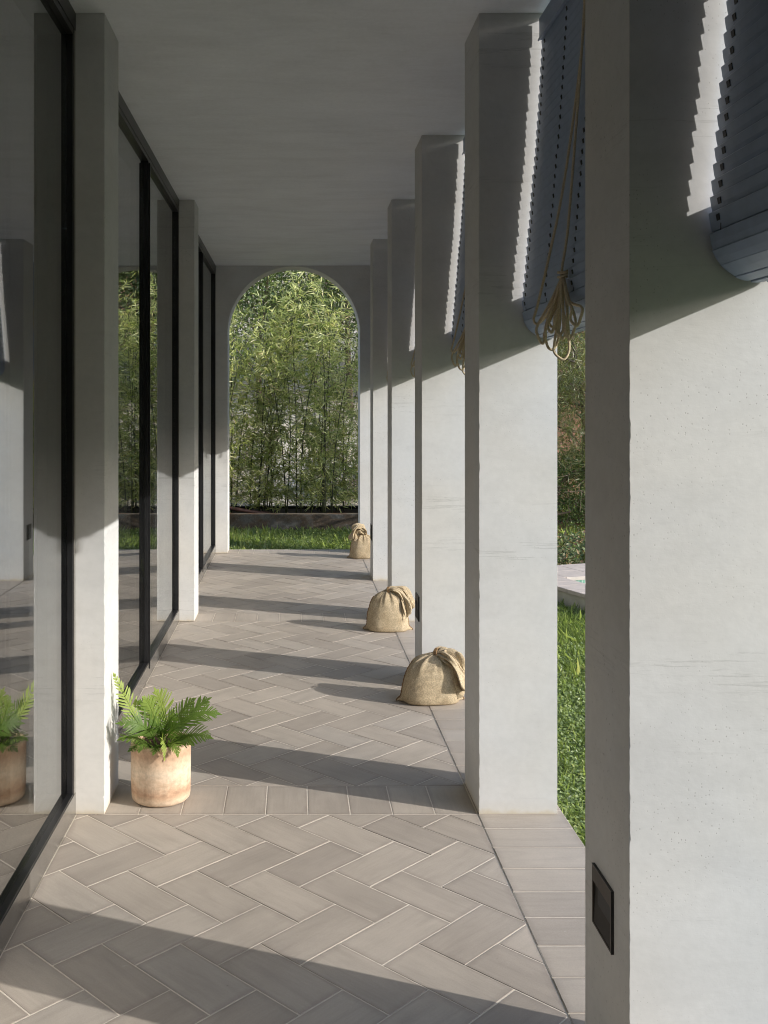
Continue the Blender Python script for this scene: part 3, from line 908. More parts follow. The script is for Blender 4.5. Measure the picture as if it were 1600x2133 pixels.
def sack(loc, rz, W, D, H, lean, flop, label, seed, dome=0.0):
    t = thing('burlap_sack', label, 'sack', loc, 'burlap sacks along the columns', rz)
    nt_, nth = 64, 120
    tt = np.linspace(0, 1, nt_)
    kz = [0, .02, .10, .25, .45, .65, .80, .90, .96, 1.0]
    zz = np.interp(tt, np.linspace(0, 1, 10), [0, .02, .08, .22, .42, .62, .79, .90, .965, 1.0])*H
    aw = np.interp(zz/H, [0, .03, .12, .3, .5, .7, .85, .94, 1.0], [.90, .96, 1.0, .965, .88, .74, .55, .34, .17])*W/2
    bd = np.interp(zz/H, [0, .03, .12, .3, .5, .7, .85, .94, 1.0], [.84, .95, 1.0, .97, .88, .74, .56, .36, .24])*D/2
    pd = np.interp(zz/H, [0, .12, .3, .5, .7, .85, .94, 1.0], [0, 0, .02, .06, .11, .15, .16, .02])*dome
    aw += pd*W/2; bd += pd*D/2
    for arr in (aw, bd):
        arr[:] = np.convolve(np.pad(arr, 2, mode='edge'), np.ones(5)/5, 'valid')
    th = np.arange(nth)*2*pi/nth
    V = np.zeros((nt_, nth, 3))
    for i in range(nt_):
        z = zz[i]; s = z/H
        ex = 2.0 + 0.9*(1-s)
        c, sn = np.cos(th), np.sin(th)
        rr = (np.abs(c)**ex + np.abs(sn)**ex)**(-1/ex)
        w = np.clip((s-.55)/.45, 0, 1)**1.4
        fold = 1 + w*(0.10*np.sin(9*th+seed) + 0.07*np.sin(14*th+2*seed+3*s) + .04*np.sin(23*th+seed))
        ear = 0.034*np.exp(-(z/.018)**2)*(np.exp(-((th-pi)/.13)**2) + np.exp(-(np.minimum(th, 2*pi-th)/.13)**2))
        V[i, :, 0] = (aw[i]*rr*fold + ear)*c + lean*s**1.6
        V[i, :, 1] = bd[i]*rr*fold*sn
        V[i, :, 2] = z
    P = V.reshape(-1, 3)
    d = noise3(P, 22, seed)*0.0045 + noise3(P, 55, seed+1)*0.0016
    cen = np.stack([np.repeat(lean*(zz/H)**1.6, nth), np.zeros(len(P)), np.full(len(P), H*.4)], 1)
    dirn = unit(P-cen)
    dirn[:, 2] *= 0.5
    P = P + dirn*d[:, None]
    P[:, 2] = np.maximum(P[:, 2], 0.0)
    F = []
    for i in range(nt_-1):
        for k in range(nth):
            k2 = (k+1) % nth
            F.append([i*nth+k, i*nth+k2, (i+1)*nth+k2, (i+1)*nth+k])
    F.append(list(range(nth-1, -1, -1)))
    F.append([(nt_-1)*nth+k for k in range(nth)])
    def uvs(o, P):
        u = o.data.uv_layers.new(name='weave')
        idx = np.zeros(len(o.data.loops), dtype=np.int32); o.data.loops.foreach_get('vertex_index', idx)
        ang = np.arctan2(P[:, 1], P[:, 0])*0.15
        uvv = np.stack([ang*1.0+P[:, 0]*.3, P[:, 2]], 1)
        u.data.foreach_set('uv', uvv[idx].astype(np.float32).ravel())
    o = mesh_np('sack_body', P, F, mat_burlap, t, smooth=True); uvs(o, P)
    # side seams
    for k0 in (0, nth//2):
        mbs = MB(); pts = []
        sgn = 1 if k0 == 0 else -1
        for i in range(2, int(nt_*.74)):
            p = P[i*nth+k0].copy(); p[0] += sgn*.002
            pts.append(tuple(p))
        Vs, Fs = [], []
        for q, p in enumerate(pts):
            r_ = .0022 + .0016*(q % 3 == 0)
            Vs.append(r_)
        mbs.tube(pts, Vs, 6)
        mbs.build('side_seam', mat_twine, t, smooth=True)
    # neck cloth: crumpled ends hanging from the tie
    top = np.array([lean, 0, H*0.985])
    allV, allF, first = [], [], None
    nv = 0
    n2 = 110
    th2 = np.arange(n2)*2*pi/n2
    for e_, (pth, rl, flat) in enumerate(flop):
        path = catmull([top + np.array([0, 0, -.008*e_])] + [top + np.array(p) for p in pth], 10)
        Pp, Tt, Nn = frames(path)
        if first is None: first = (Pp, Tt, Nn, rl[0])
        m = len(Pp)
        rads = np.interp(np.linspace(0, 1, m), np.linspace(0, 1, len(rl)), rl)
        V = np.zeros((m, n2, 3))
        sd_ = seed + 1.7*e_
        for i in range(m):
            s = i/(m-1)
            b = Tt[i].cross(Nn[i])
            amp = .36*min(1, .3+s*1.6)
            r = rads[i]*(1 + amp*np.sin(3*th2+sd_+3.2*s) + amp*.8*np.sin(5*th2+2*sd_-5*s) + .14*np.sin(11*th2+sd_+7*s))
            r *= 1 + .16*math.sin(13*s+sd_)
            off = (0.016*np.sin(2*th2+sd_) + .008*np.sin(5*th2+sd_))*s*s
            V[i] = np.array(Pp[i]) + np.outer(r*np.cos(th2)*flat, np.array(Nn[i])) + np.outer(r*np.sin(th2), np.array(b)) + np.outer(off, np.array(Tt[i]))
        Pn = V.reshape(-1, 3)
        ctr = np.repeat(np.array([list(p) for p in Pp]), n2, 0)
        Pn = Pn + unit(Pn-ctr)*((noise3(Pn, 38, seed+3+e_)*.009 + noise3(Pn, 90, seed+9+e_)*.003)*np.repeat(np.linspace(.25, 1, m), n2))[:, None]
        Pn[:, 2] = np.maximum(Pn[:, 2], 0.004)
        allV.append(Pn)
        for i in range(m-1):
            for k in range(n2):
                k2 = (k+1) % n2
                allF.append([nv+i*n2+k, nv+i*n2+k2, nv+(i+1)*n2+k2, nv+(i+1)*n2+k])
        nv += len(Pn)
    Pn = np.concatenate(allV, 0)
    o = mesh_np('sack_neck', Pn, allF, mat_burlap, t, smooth=True); uvs(o, Pn)
    sd = o.modifiers.new('thick', 'SOLIDIFY'); sd.thickness = 0.0022
    Pp, Tt, Nn, r0_ = first
    # tie
    mb = MB()
    for q in range(3):
        rr = r0_*1.12
        c = np.array(Pp[2]) + np.array(Tt[2])*(q*.006-.006)
        bb = np.array(Tt[2].cross(Nn[2])); nn = np.array(Nn[2])
        mb.tube([tuple(c + nn*(rr*.8*math.cos(a)) + bb*(rr*1.05*math.sin(a))) for a in np.linspace(0, 2*pi, 25)], .003, 6)
    mb.build('tie', mat_twine, t, smooth=True)
    return t

sack((0.665, 4.93, 0.0022), 0.06, .288, .22, .228, .03,
     [([(.03, -.018, .004), (.065, -.045, -.012), (.09, -.06, -.05), (.115, -.06, -.11), (.135, -.06, -.155)], [.03, .042, .046, .05, .052, .06], .55),
      ([(.03, .012, .0), (.07, .005, -.012), (.10, -.015, -.04), (.125, -.03, -.085)], [.028, .040, .044, .048, .05], .6)],
     'largest, nearest burlap sack, wide and squat, neck drooping toward the second column', 3, 1.0)
sack((0.602, 6.50, 0.0012), -0.05, .27, .20, .252, .0,
     [([(.035, -.004, .002), (.075, -.015, -.014), (.10, -.025, -.06), (.118, -.028, -.115), (.12, -.028, -.15)], [.028, .036, .04, .042, .042, .046], .55),
      ([(.04, .02, .006), (.09, .02, -.004), (.125, .01, -.045), (.14, .0, -.10)], [.026, .036, .042, .04, .045], .6)],
     'middle burlap sack, upright and pear shaped, gathered neck flopping toward a step light', 5, .45)
sack((0.665, 9.60, 0.0012), 0.1, .27, .19, .225, -.005,
     [([(-.02, -.012, .03), (-.05, -.02, .05), (-.08, -.03, .045), (-.10, -.035, .005), (-.112, -.04, -.04)], [.034, .046, .05, .048, .044, .044], .6),
      ([(.0, -.01, .035), (-.03, -.015, .065), (-.06, -.01, .075), (-.085, .0, .05)], [.03, .04, .046, .044, .05], .6)],
     'farthest burlap sack at the foot of the arch, neck folded toward the lawn', 8, .9)

# ------------------------------------------------------------------ potted fern
pot = thing('potted_fern', 'green fern in a pale terracotta pot standing by the pilaster', 'potted plant', (-0.489, 3.70, 0.001))
prof = [(0.0, 0.0), (0.085, 0.0), (0.097, .003), (.104, .010), (.1065, .022), (.108, .06), (.1085, .12), (.1088, .19), (.1085, .207), (.106, .214), (.101, .2165), (.096, .214), (.0945, .205), (.094, .18), (.0, .178)]
n = 72
V = []; F = []
for (r, z) in prof:
    for k in range(n):
        a = 2*pi*k/n
        w = 1 + .006*math.sin(2*a+1) + .004*math.sin(3*a+2+z*12)
        V.append((r*w*math.cos(a), r*w*math.sin(a), z))
for i in range(len(prof)-1):
    for k in range(n):
        k2 = (k+1) % n
        F.append([i*n+k, i*n+k2, (i+1)*n+k2, (i+1)*n+k])
o = mesh_np('pot', V, F, mat_pot, pot, smooth=True)
mb = MB(); mb.tube([(0, 0, .1785), (0, 0, .199)], [.0935, .090], 40)
mb.build('soil', mat_soil, pot)

def frond(base, ctrl, tip, width, up, npairs, rnd, rng, s0=.22, curl=.15, tipw=.25):
    base, ctrl, tip, up = [np.array(v, float) for v in (base, ctrl, tip, up)]
    def B(s): return (1-s)**2*base + 2*s*(1-s)*ctrl + s*s*tip
    def dB(s): return unit(2*(1-s)*(ctrl-base) + 2*s*(tip-ctrl))
    V = []; F = []; A = []
    L = sum(np.linalg.norm(B((i+1)/20)-B(i/20)) for i in range(20))
    npairs = int(npairs*1.45)
    sp = (1-s0)/npairs
    for i in range(npairs):
        s = s0 + sp*(i+.5)
        u = (s-s0)/(1-s0)
        pf = min(1, u/.22+.35)*(1 - max(0, (u-.35)/.65)**1.5*(1-tipw*.4))
        t_ = dB(s); side = unit(np.cross(t_, up)); nr = np.cross(side, t_)
        for sg in (-1, 1):
            al = math.radians(30 + 22*u + rng.normal()*5)
            ln = width*pf*(1+rng.normal()*.07)
            d = unit(side*sg*math.cos(al) + t_*math.sin(al) + nr*(rng.normal()*.07+.10))
            wd = L*sp*0.27*(0.9+.2*rng.random())
            per = unit(np.cross(nr, d))
            b = len(V)
            segs = [0, .25, .5, .75, .92, 1]
            wp = [1.9, .95, .95, .85, .55, .04]
            for q, (a_, w_) in enumerate(zip(segs, wp)):
                c = B(s) + d*ln*a_ - nr*(curl*ln*a_*a_)
                c = c + t_*(ln*.10*a_*a_)
                V += [c + per*wd*w_, c + nr*wd*-.10, c - per*wd*w_]
                A += [rnd]*3
            for q in range(5):
                for z in range(2):
                    F.append([b+q*3+z, b+q*3+z+1, b+(q+1)*3+z+1, b+(q+1)*3+z])
    # tip lobe
    b = len(V); t_ = dB(.98); side = unit(np.cross(t_, up))
    tl = width*.42
    for a_, w_ in ((0, .005), (.5, .0045), (1, .0004)):
        c = B(.97) + t_*tl*a_
        V += [c+side*w_, c-side*w_]; A += [rnd]*2
    F += [[b, b+1, b+3, b+2], [b+2, b+3, b+5, b+4]]
    # stem
    pts = [B(s) for s in np.linspace(0, 1, 16)]
    v, f = tube_geo([tuple(p) for p in pts], list(np.linspace(.0024, .0009, 16)), 5)
    b = len(V)
    V += [tuple(p) for p in v]; A += [min(1, rnd+.15)]*len(v)
    F += [[i+b for i in q] for q in f]
    return mesh_np('frond', [tuple(p) for p in V], F, mat_fern, pot, smooth=True, attrs={'rnd': A})

frng = np.random.default_rng(3)
S = .2
fr = [  # base, ctrl, tip, width, up, pairs, shade
 ((-.03, .0, .19), (-.085, -.01, .28), (-.168, -.03, .462), .046, (.5, -.8, .3), 10, .95),
 ((.01, .02, .19), (.015, .04, .32), (-.02, .02, .385), .062, (.1, -.9, .5), 10, .9),
 ((.02, .0, .19), (.10, .02, .33), (.205, .03, .300), .062, (-.2, -.75, .6), 14, .35),
 ((.03, -.01, .19), (.10, -.06, .27), (.185, -.10, .255), .062, (-.3, -.6, .8), 12, .3),
 ((.0, -.02, .19), (.02, -.10, .30), (.03, -.13, .185), .030, (.9, -.5, .2), 11, .9),
 ((-.01, -.03, .19), (-.02, -.10, .32), (-.125, -.13, .315), .066, (-.1, -.8, .55), 12, .25),
 ((-.03, -.01, .19), (-.09, -.06, .26), (-.135, -.09, .245), .042, (.0, -.5, .9), 10, .45),
 ((.0, .01, .19), (-.03, .03, .33), (-.06, -.02, .372), .046, (.1, -.8, .6), 10, .7),
 ((.03, .03, .19), (.10, .08, .30), (.165, .09, .335), .055, (-.2, -.7, .7), 11, .4),
 ((-.01, .03, .19), (-.04, .09, .31), (-.10, .11, .32), .055, (.1, -.6, .8), 11, .4),
 ((.01, -.03, .19), (.06, -.09, .26), (.075, -.125, .20), .034, (.3, -.8, .5), 9, .6),
 ((-.02, -.03, .19), (-.05, -.09, .25), (-.06, -.12, .215), .034, (-.2, -.8, .6), 9, .35),
 ((.03, .0, .19), (.08, -.02, .25), (.12, -.05, .215), .04, (-.1, -.6, .8), 9, .2),
 ((.0, .0, .19), (.02, .0, .29), (.06, -.05, .32), .055, (-.1, -.85, .5), 11, .3),
 ((.01, .01, .19), (.06, .03, .31), (.12, .0, .36), .05, (-.3, -.8, .5), 10, .55),
 ((-.02, .0, .19), (-.04, -.04, .27), (-.02, -.09, .285), .05, (.1, -.85, .5), 10, .15),
]
fr += [((.0, .0, .19), (.02, -.03, .27), (-.03, -.07, .30), .05, (.1, -.9, .4), 10, .12),
 ((.01, .0, .19), (.04, -.04, .28), (.09, -.07, .28), .05, (-.2, -.8, .6), 10, .2),
 ((-.01, .0, .19), (-.06, .0, .27), (-.10, -.04, .285), .05, (.2, -.8, .6), 10, .15),
 ((-.02, -.02, .19), (-.06, -.06, .23), (-.10, -.09, .205), .034, (-.1, -.6, .8), 9, .1),
 ((.0, -.03, .19), (.0, -.08, .24), (-.01, -.12, .205), .034, (.0, -.7, .7), 9, .25),
 ((.02, -.02, .19), (.05, -.06, .235), (.10, -.08, .235), .04, (.0, -.6, .8), 9, .15),
 ((.0, .0, .19), (.0, -.02, .26), (.02, -.06, .27), .05, (.3, -.8, .5), 10, .05)]
for q, a in enumerate(fr):
    frond(*a, frng, s0=.42 if q == 0 else .22)

# ------------------------------------------------------------------ garden: ground
def hz(x, y):
    z = -0.05
    z += np.clip(y-13.4, 0, None)*0.30
    side = np.clip(x-2.0, 0, 6)/6
    z += np.clip(y-8.9, 0, 4.5)*0.10*np.clip((x-1.9)/.5, 0, 1)
    z += np.clip(x-7.5, 0, None)*0.28
    z += np.clip(-x-7.5, 0, None)*0.15
    return z
def axis(fine0, fine1, df, far):
    a = np.arange(fine0, fine1, df)
    lo = fine0 - np.geomspace(.3, far, 26)[::-1]; hi = fine1 + np.geomspace(.3, far, 26)
    return np.concatenate([lo, a, hi])
gx = axis(-4, 8, .2, 60); gy = axis(-2, 20, .2, 70)
X, Y = np.meshgrid(gx, gy)
Z = hz(X, Y) + (.012*np.sin(X*3.1+Y*1.7) + .01*np.sin(X*5.3-Y*4.1))*np.clip((np.hypot(X, Y)), 0, 1)
Z = np.where(Y > 13.4, Z + .08*np.sin(X*1.3+Y*2.1), Z)
nx, ny = len(gx), len(gy)
V = np.stack([X.ravel(), Y.ravel(), Z.ravel()], 1)
ii, jj = np.meshgrid(np.arange(nx-1), np.arange(ny-1))
b = (jj*nx+ii).ravel()
F = np.stack([b, b+1, b+nx+1, b+nx], 1)
o = mesh_np('ground', V, F, mat_ground, None, smooth=True); tag(o, kind='structure')
o['label'] = 'lawn and sloping dry garden ground around the house'

# grass
def grass(n, x0, x1, y0, y1, L, W, up=1.6, rng=RNG):
    c = np.stack([rng.uniform(x0, x1, n), rng.uniform(y0, y1, n), np.zeros(n)], 1)
    c[:, 2] = hz(c[:, 0], c[:, 1]) - .004
    d = rand_dirs(n, rng); d[:, 2] = np.abs(d[:, 2])*.6 + up*(.4+.6*rng.random(n))
    nn = rand_dirs(n, rng)*.75 + np.array([.6, -.45, .2])
    cl = .5+.5*np.sin(c[:, 0]*4.1+np.sin(c[:, 1]*3.3)*2)*np.sin(c[:, 1]*5.2+1)
    ln = L*(.45+.9*rng.random(n))*(.75+.45*cl)
    return c, d, nn, ln, W*(.7+.6*rng.random(n)), np.clip(rng.random(n)*.8+.2*cl-.05, 0, 1)
parts = [grass(46000, .955, 2.6, 1.8, 8.6, .042, .0032, .9),
         grass(16000, 2.6, 4.6, 2.5, 7.6, .045, .005, 1.0),
         grass(42000, -1.7, 1.9, YARCH+.29, 11.99, .055, .0042, .42),
         grass(4500, -1.2, 1.2, YARCH+.45, 11.97, .095, .0042, .9),
         grass(9000, 2.2, 4.5, YARCH-1, 11.99, .07, .006, 1.2),
         grass(8000, 1.0, 1.9, 6.2, 8.2, .058, .0032, .9),
         grass(900, 1.0, 2.0, 5.5, 8.2, .09, .0028, 1.2)]
Cg, Dg, Ng, Lg, Wg, Rg = [np.concatenate([p[k] for p in parts]) for k in range(6)]
# keep the pool clear
O2 = np.array([1.693, 8.456]); e1 = np.array([.943, .333]); e2 = np.array([.333, -.943])
rel = Cg[:, :2]-O2
inp = (rel @ e1 > -.01) & (rel @ e2 > -.01) & (rel @ e2 < 3.51) & (rel @ e1 < 5.0)
k = ~inp
o = leaves('grass', Cg[k], Dg[k], Ng[k], Lg[k], Wg[k], mat_grass, None, .45, .35, .02, Rg[k]); tag(o, kind='stuff')
o['label'] = 'green lawn grass around the walkway'
# clover in the near lawn; flat leaves past the arch added to catch sun
n = 44000
c = np.stack([RNG.uniform(.96, 2.2, n), RNG.uniform(1.8, 6.4, n), np.zeros(n)], 1)
c[26000:, 0] = RNG.uniform(-1.7, 1.9, n-26000); c[26000:, 1] = RNG.uniform(YARCH+.29, 11.98, n-26000)
c[:, 2] = hz(c[:, 0], c[:, 1]) + .010 + .022*RNG.random(n)
d = rand_dirs(n); d[:, 2] = np.abs(d[:, 2])*.35
nn = rand_dirs(n)*.55 + np.array([.35, -.2, 1.0])
o = leaves('clover', c, d, nn, .013*(.7+.7*RNG.random(n))*np.where(np.arange(n) < 26000, 1, 1.7), .012*(.7+.6*RNG.random(n)), mat_grass, None, .5, .1, .1, RNG.random(n)*.85); tag(o, kind='stuff')
o['label'] = 'low clover beside the columns, more leaves added past the arch to brighten it'

# planter walls, soil, fence
mb = MB(); mb.box(-5.5, 5.0, 12.0, 12.13, -.15, .162, .008)
o = mb.build('planter_wall', mat_conc); tag(o, 'low stained concrete planter wall in front of the bamboo', 'wall')
mb = MB(); mb.box(-5.5, 5.0, 13.05, 13.17, -.15, .150, .006)
o = mb.build('kerb_wall', M_simple('dark_concrete', (.035, .03, .027), .9, 0, .2, .4, 12, .4)); tag(o, 'dark low concrete wall under the wire fence behind the bamboo', 'wall')  # mottled, very dark concrete over the whole wall
mb = MB(); mb.box(-5.5, 5.0, 12.131, 13.049, -.15, .12)
o = mb.build('soil', mat_soil); tag(o, kind='structure'); o['label'] = 'dark planter soil under the bamboo'
fence = thing('chain_link_fence', 'grey chain link wire fence behind the bamboo', 'fence', (0, 13.11, .150))
mb = MB()
for s in (-1, 1):
    x = -3.2
    while x < 3.2:
        mb.tube([(x, s*.002, 0), (x+1.15*s*.9, s*.002, 1.15)], .0016, 4, False); x += .09
mb.build('wire_mesh', mat_wirefence, fence)
for x in (-3.0, -1.2, 1.35, 3.0):
    mb = MB(); mb.tube([(x, .03, -.1), (x, .03, 1.25)], .02, 10); mb.build('fence_post', mat_wirefence, fence)
mb = MB(); mb.tube(catmull([(-1.9, 12.2, .16), (-1.3, 12.22, .235), (-.85, 12.26, .215), (-.5, 12.33, .15), (-.3, 12.4, .125)], 6), .022, 10)
o = mb.build('garden_hose', mat_hose, smooth=True); tag(o, 'red brown hose lying behind the planter wall under the bamboo', 'hose')

# bamboo
def make_bamboo(seed, H=3.0):
    rng = np.random.default_rng(seed)
    t = thing('bamboo', 'bushy bamboo with thin dark stems in the planter', 'bamboo', (0, 0, 0), 'bamboo clumps in the planter')
    Cs, Ds, Ns, Ls, Rs = [], [], [], [], []
    tw = MB()
    for k in range(4):
        wgl = rng.normal(size=4)*.035
        hh = H*rng.uniform(.72, 1.05)
        a = rng.uniform(0, 2*pi); b0 = np.array([rng.normal()*.10, rng.normal()*.08, 0])
        lean = np.array([math.cos(a), math.sin(a)])*rng.uniform(.05, .55)
        def cu(s): 
            return b0 + np.array([lean[0]*s**1.8 + wgl[0]*math.sin(4*s+wgl[1]*90), lean[1]*s**1.8 + wgl[2]*math.sin(4*s+wgl[3]*90), hh*(s - .06*s**3)])
        pts = [tuple(cu(s)) for s in np.linspace(0, 1, 16)]
        m = MB(); m.tube(pts, list(np.linspace(.0095, .002, 16)), 7)
        m.build('culm', mat_culm, t, smooth=True)
        nodes = int(hh/.105)
        for q in range(nodes):
            s = .03 + .97*(q+rng.random()*.4)/nodes
            if s > 1: continue
            p0 = cu(s)
            nb = rng.integers(2, 5)
            for _ in range(nb):
                az = rng.uniform(0, 2*pi)
                ln = rng.uniform(.16, .46)*(1.1-.45*s)
                el = rng.uniform(.1, .9)
                dv = np.array([math.cos(az)*math.cos(el), math.sin(az)*math.cos(el), math.sin(el)])
                p1 = p0 + dv*ln*.6; p2 = p0 + dv*ln + np.array([0, 0, -.10*ln*rng.random()])
                tw.tube([tuple(p0), tuple(p1), tuple(p2)], [.0016, .0013, .0008], 3, False)
                nl = int(rng.integers(8, 14)*(1.3 - .62*s))
                for z in range(nl):
                    u = rng.uniform(.35, 1.0)
                    c = p0 + (p2-p0)*u
                    ld = dv*rng.uniform(.2, 1.0) + rng.normal(size=3)*.55 + np.array([0, 0, -.25])
                    Cs.append(c); Ds.append(ld); Ns.append(rng.normal(size=3)*.7 + np.array([.6, -.45, .40]))
                    Ls.append(rng.uniform(.05, .135)); Rs.append(min(1, max(0, rng.normal(.58, .22))))
    tw.build('twigs', mat_culm, t)
    L_ = np.array(Ls)
    leaves('foliage', np.array(Cs), np.array(Ds), np.array(Ns), L_, L_*.13, mat_bamboo, t, .35, .16, .10, np.array(Rs), rng)
    return t
protos = [make_bamboo(31, 3.2), make_bamboo(32, 3.35), make_bamboo(33, 2.95)]
spots = []
for r_, yy in enumerate((12.36, 12.75)):
    for q in range(9):
        spots.append((-1.9+q*.46+r_*.2+random.uniform(-.1, .1), yy+random.uniform(-.1, .1)))
used = set()
for q, (x, y) in enumerate(spots):
    p = protos[q % 3]
    if q < 3: r = p
    else:
        r = p.copy(); C.objects.link(r)
        for ch in p.children:
            c = ch.copy(); C.objects.link(c); c.parent = r
    s = random.uniform(.88, 1.08)
    r.location = (x, y, .11); r.rotation_euler = (0, 0, random.uniform(-.7, .7)); r.scale = (1, 1, s)

# trees
def tree(name, label, cat, x, y, H, R, nleaf, L, Wf, mat, seed, low=.15, group=None, bend=.1, needles=False, twigs=0, limbs=14):
    rng = np.random.default_rng(seed)
    z0 = float(hz(np.array(x), np.array(y)))
    t = thing(name, label, cat, (x, y, z0-.05), group)
    m = MB()
    tp = [(0, 0, 0), (rng.normal()*.05, rng.normal()*.05, H*.3), (rng.normal()*.12, rng.normal()*.12, H*.62), (rng.normal()*.15, rng.normal()*.15, H*.93)]
    tr = catmull(tp, 6)
    m.tube(tr, list(np.linspace(.035*H**.8*.55, .012, len(tr))), 9)
    ends = []
    for k in range(limbs):
        s = low + (1-low)*(k+rng.random())/limbs*.92
        p0 = np.array(tr[min(len(tr)-1, int(s*(len(tr)-1)))])
        az = rng.uniform(0, 2*pi)
        ln = R*rng.uniform(.6, 1.08)*math.sqrt(max(.12, 1-((s-.45)/.62)**2))
        el = rng.uniform(-.1, .7)
        d = np.array([math.cos(az)*math.cos(el), math.sin(az)*math.cos(el), math.sin(el)])
        p1 = p0 + d*ln*.5 + rng.normal(size=3)*.06*ln; p2 = p0 + d*ln + rng.normal(size=3)*.1*ln
        m.tube(catmull([p0, p1, p2], 5), list(np.linspace(.016, .004, 11)), 5)
        ends += [(p0+(p2-p0)*u) for u in (.45, .62, .78, .9, 1.0)]
    if twigs:
        mt = m; m.cur = 1
        for k in range(twigs):
            p0 = ends[rng.integers(len(ends))] + rng.normal(size=3)*.08
            d = unit(rng.normal(size=3)+np.array([0, 0, -.1])); ln = rng.uniform(.2, .6)
            p1 = p0+d*ln*.5+rng.normal(size=3)*.04; p2 = p0+d*ln+rng.normal(size=3)*.09
            mt.tube([tuple(p0), tuple(p1), tuple(p2)], [.005, .0035, .0015], 4, False)
            for _ in range(2):
                q1 = p1 + unit(rng.normal(size=3))*ln*.4
                mt.tube([tuple(p1), tuple(q1)], [.003, .001], 3, False)
    m.build('trunk', [mat_bark, mat_twig], t, smooth=True)
    E = np.array(ends)
    clump = rng.normal(size=(len(E)*3, 3))*R*.16 + np.repeat(E, 3, 0)
    cidx = rng.integers(0, len(clump), nleaf)
    crnd = rng.normal(0, .12, len(clump))
    spread = R*.13
    c = clump[cidx] + rng.normal(size=(nleaf, 3))*spread
    d = unit(c-clump[cidx])*.6 + rand_dirs(nleaf, rng)*.7
    if needles: d = d + np.array([0, 0, .25])
    nn = rand_dirs(nleaf, rng)*.7 + np.array([0, -.1, .5])
    Lr = L*(.65+.7*rng.random(nleaf))
    rn = np.clip(rng.normal(.48, .2, nleaf) + crnd[cidx], 0, 1)
    leaves('crown', c, d, nn, Lr, Lr*Wf, mat, t, .45, bend, .1, rn, rng)
    return t

EV = 'evergreen trees behind the bamboo'
for q, (x, y, H, R) in enumerate([(-2.3, 18.0, 4.6, 1.6), (-.6, 17.7, 4.3, 1.5), (1.0, 18.0, 4.5, 1.6), (2.6, 18.3, 4.7, 1.6), (-1.4, 19.8, 5.2, 1.9), (.4, 20.2, 5.4, 2.0), (2.2, 20.0, 5.2, 1.9)]):
    tree('evergreen_tree', 'dark broad leaved evergreen tree rising behind the bamboo', 'tree', x, y, H, R, 15000, .07, .42, mat_ever, 60+q, .22, EV)
PG = 'pine trees on the bank beyond the pool'
for q, (x, y, H, R, low) in enumerate([(3.15, 11.1, 2.9, 1.0, .36), (4.75, 17.3, 4.6, 1.6, .05), (5.9, 18.2, 5.0, 1.8, .05), (4.9, 20.0, 5.4, 2.0, .03), (6.9, 20.5, 6.0, 2.2, .03)]):
    tree('pine_tree', 'olive green pine with grey bare twigs on the bank beyond the pool', 'tree', x, y, H, R, 24000, .085, .10, mat_pine, 80+q, low, PG, .05, True, 150, 16)
SG = 'dark shrubs beyond the pool'
for q, (x, y, H, R) in enumerate([(2.75, 10.75, .78, .5), (3.35, 11.0, .82, .55), (2.95, 11.75, .80, .55), (3.95, 11.7, .9, .6), (4.4, 10.7, .85, .55)]):
    tree('shrub', 'dense dark green shrub on the red soil bank beyond the pool', 'shrub', x, y, H, R, 7000, .026, .5, mat_shrub, 100+q, .06, SG, .1, False, 14, 14)
HG = 'dry shrubs on the slope behind the bamboo'
for q, (x, y, H, R) in enumerate([(-2.4, 14.3, 1.0, .6), (-.9, 14.6, .8, .5), (.75, 14.2, .7, .45), (2.1, 14.2, 1.1, .6)]):
    tree('dry_shrub', 'pale dry shrub on the slope behind the bamboo', 'shrub', x, y, H, R, 2200, .045, .3, mat_cover, 120+q, .05, HG, .1, False, 30, 12)

# low planting behind the pool coping
n = 9000
c = np.stack([RNG.uniform(1.4, 5.0, n), RNG.uniform(8.75, 9.75, n), np.zeros(n)], 1)
rel = c[:, :2]-O2
c = c[rel @ e2 < -.12]; n = len(c)
bmp = .5+.5*np.sin(c[:, 0]*6.3)*np.sin(c[:, 1]*5.1+1.2)
c[:, 2] = hz(c[:, 0], c[:, 1]) + RNG.random(n)*(.10+.18*bmp)
d = rand_dirs(n); d[:, 2] = np.abs(d[:, 2])*.8
o = leaves('ground_cover', c, d, rand_dirs(n)*.6+np.array([0, -.3, .7]), .05*(.5+RNG.random(n)), .028*(.6+.6*RNG.random(n)), mat_cover, None, .5, .15, .1); tag(o, kind='stuff')
o['label'] = 'mottled low ground cover plants behind the pool edge'

# ------------------------------------------------------------------ pool
pool = thing('pool_coping', 'raised grey stone edge around the green mosaic pool on the lawn', 'pool', (O2[0], O2[1], 0), rz=math.atan2(e1[1], e1[0]))
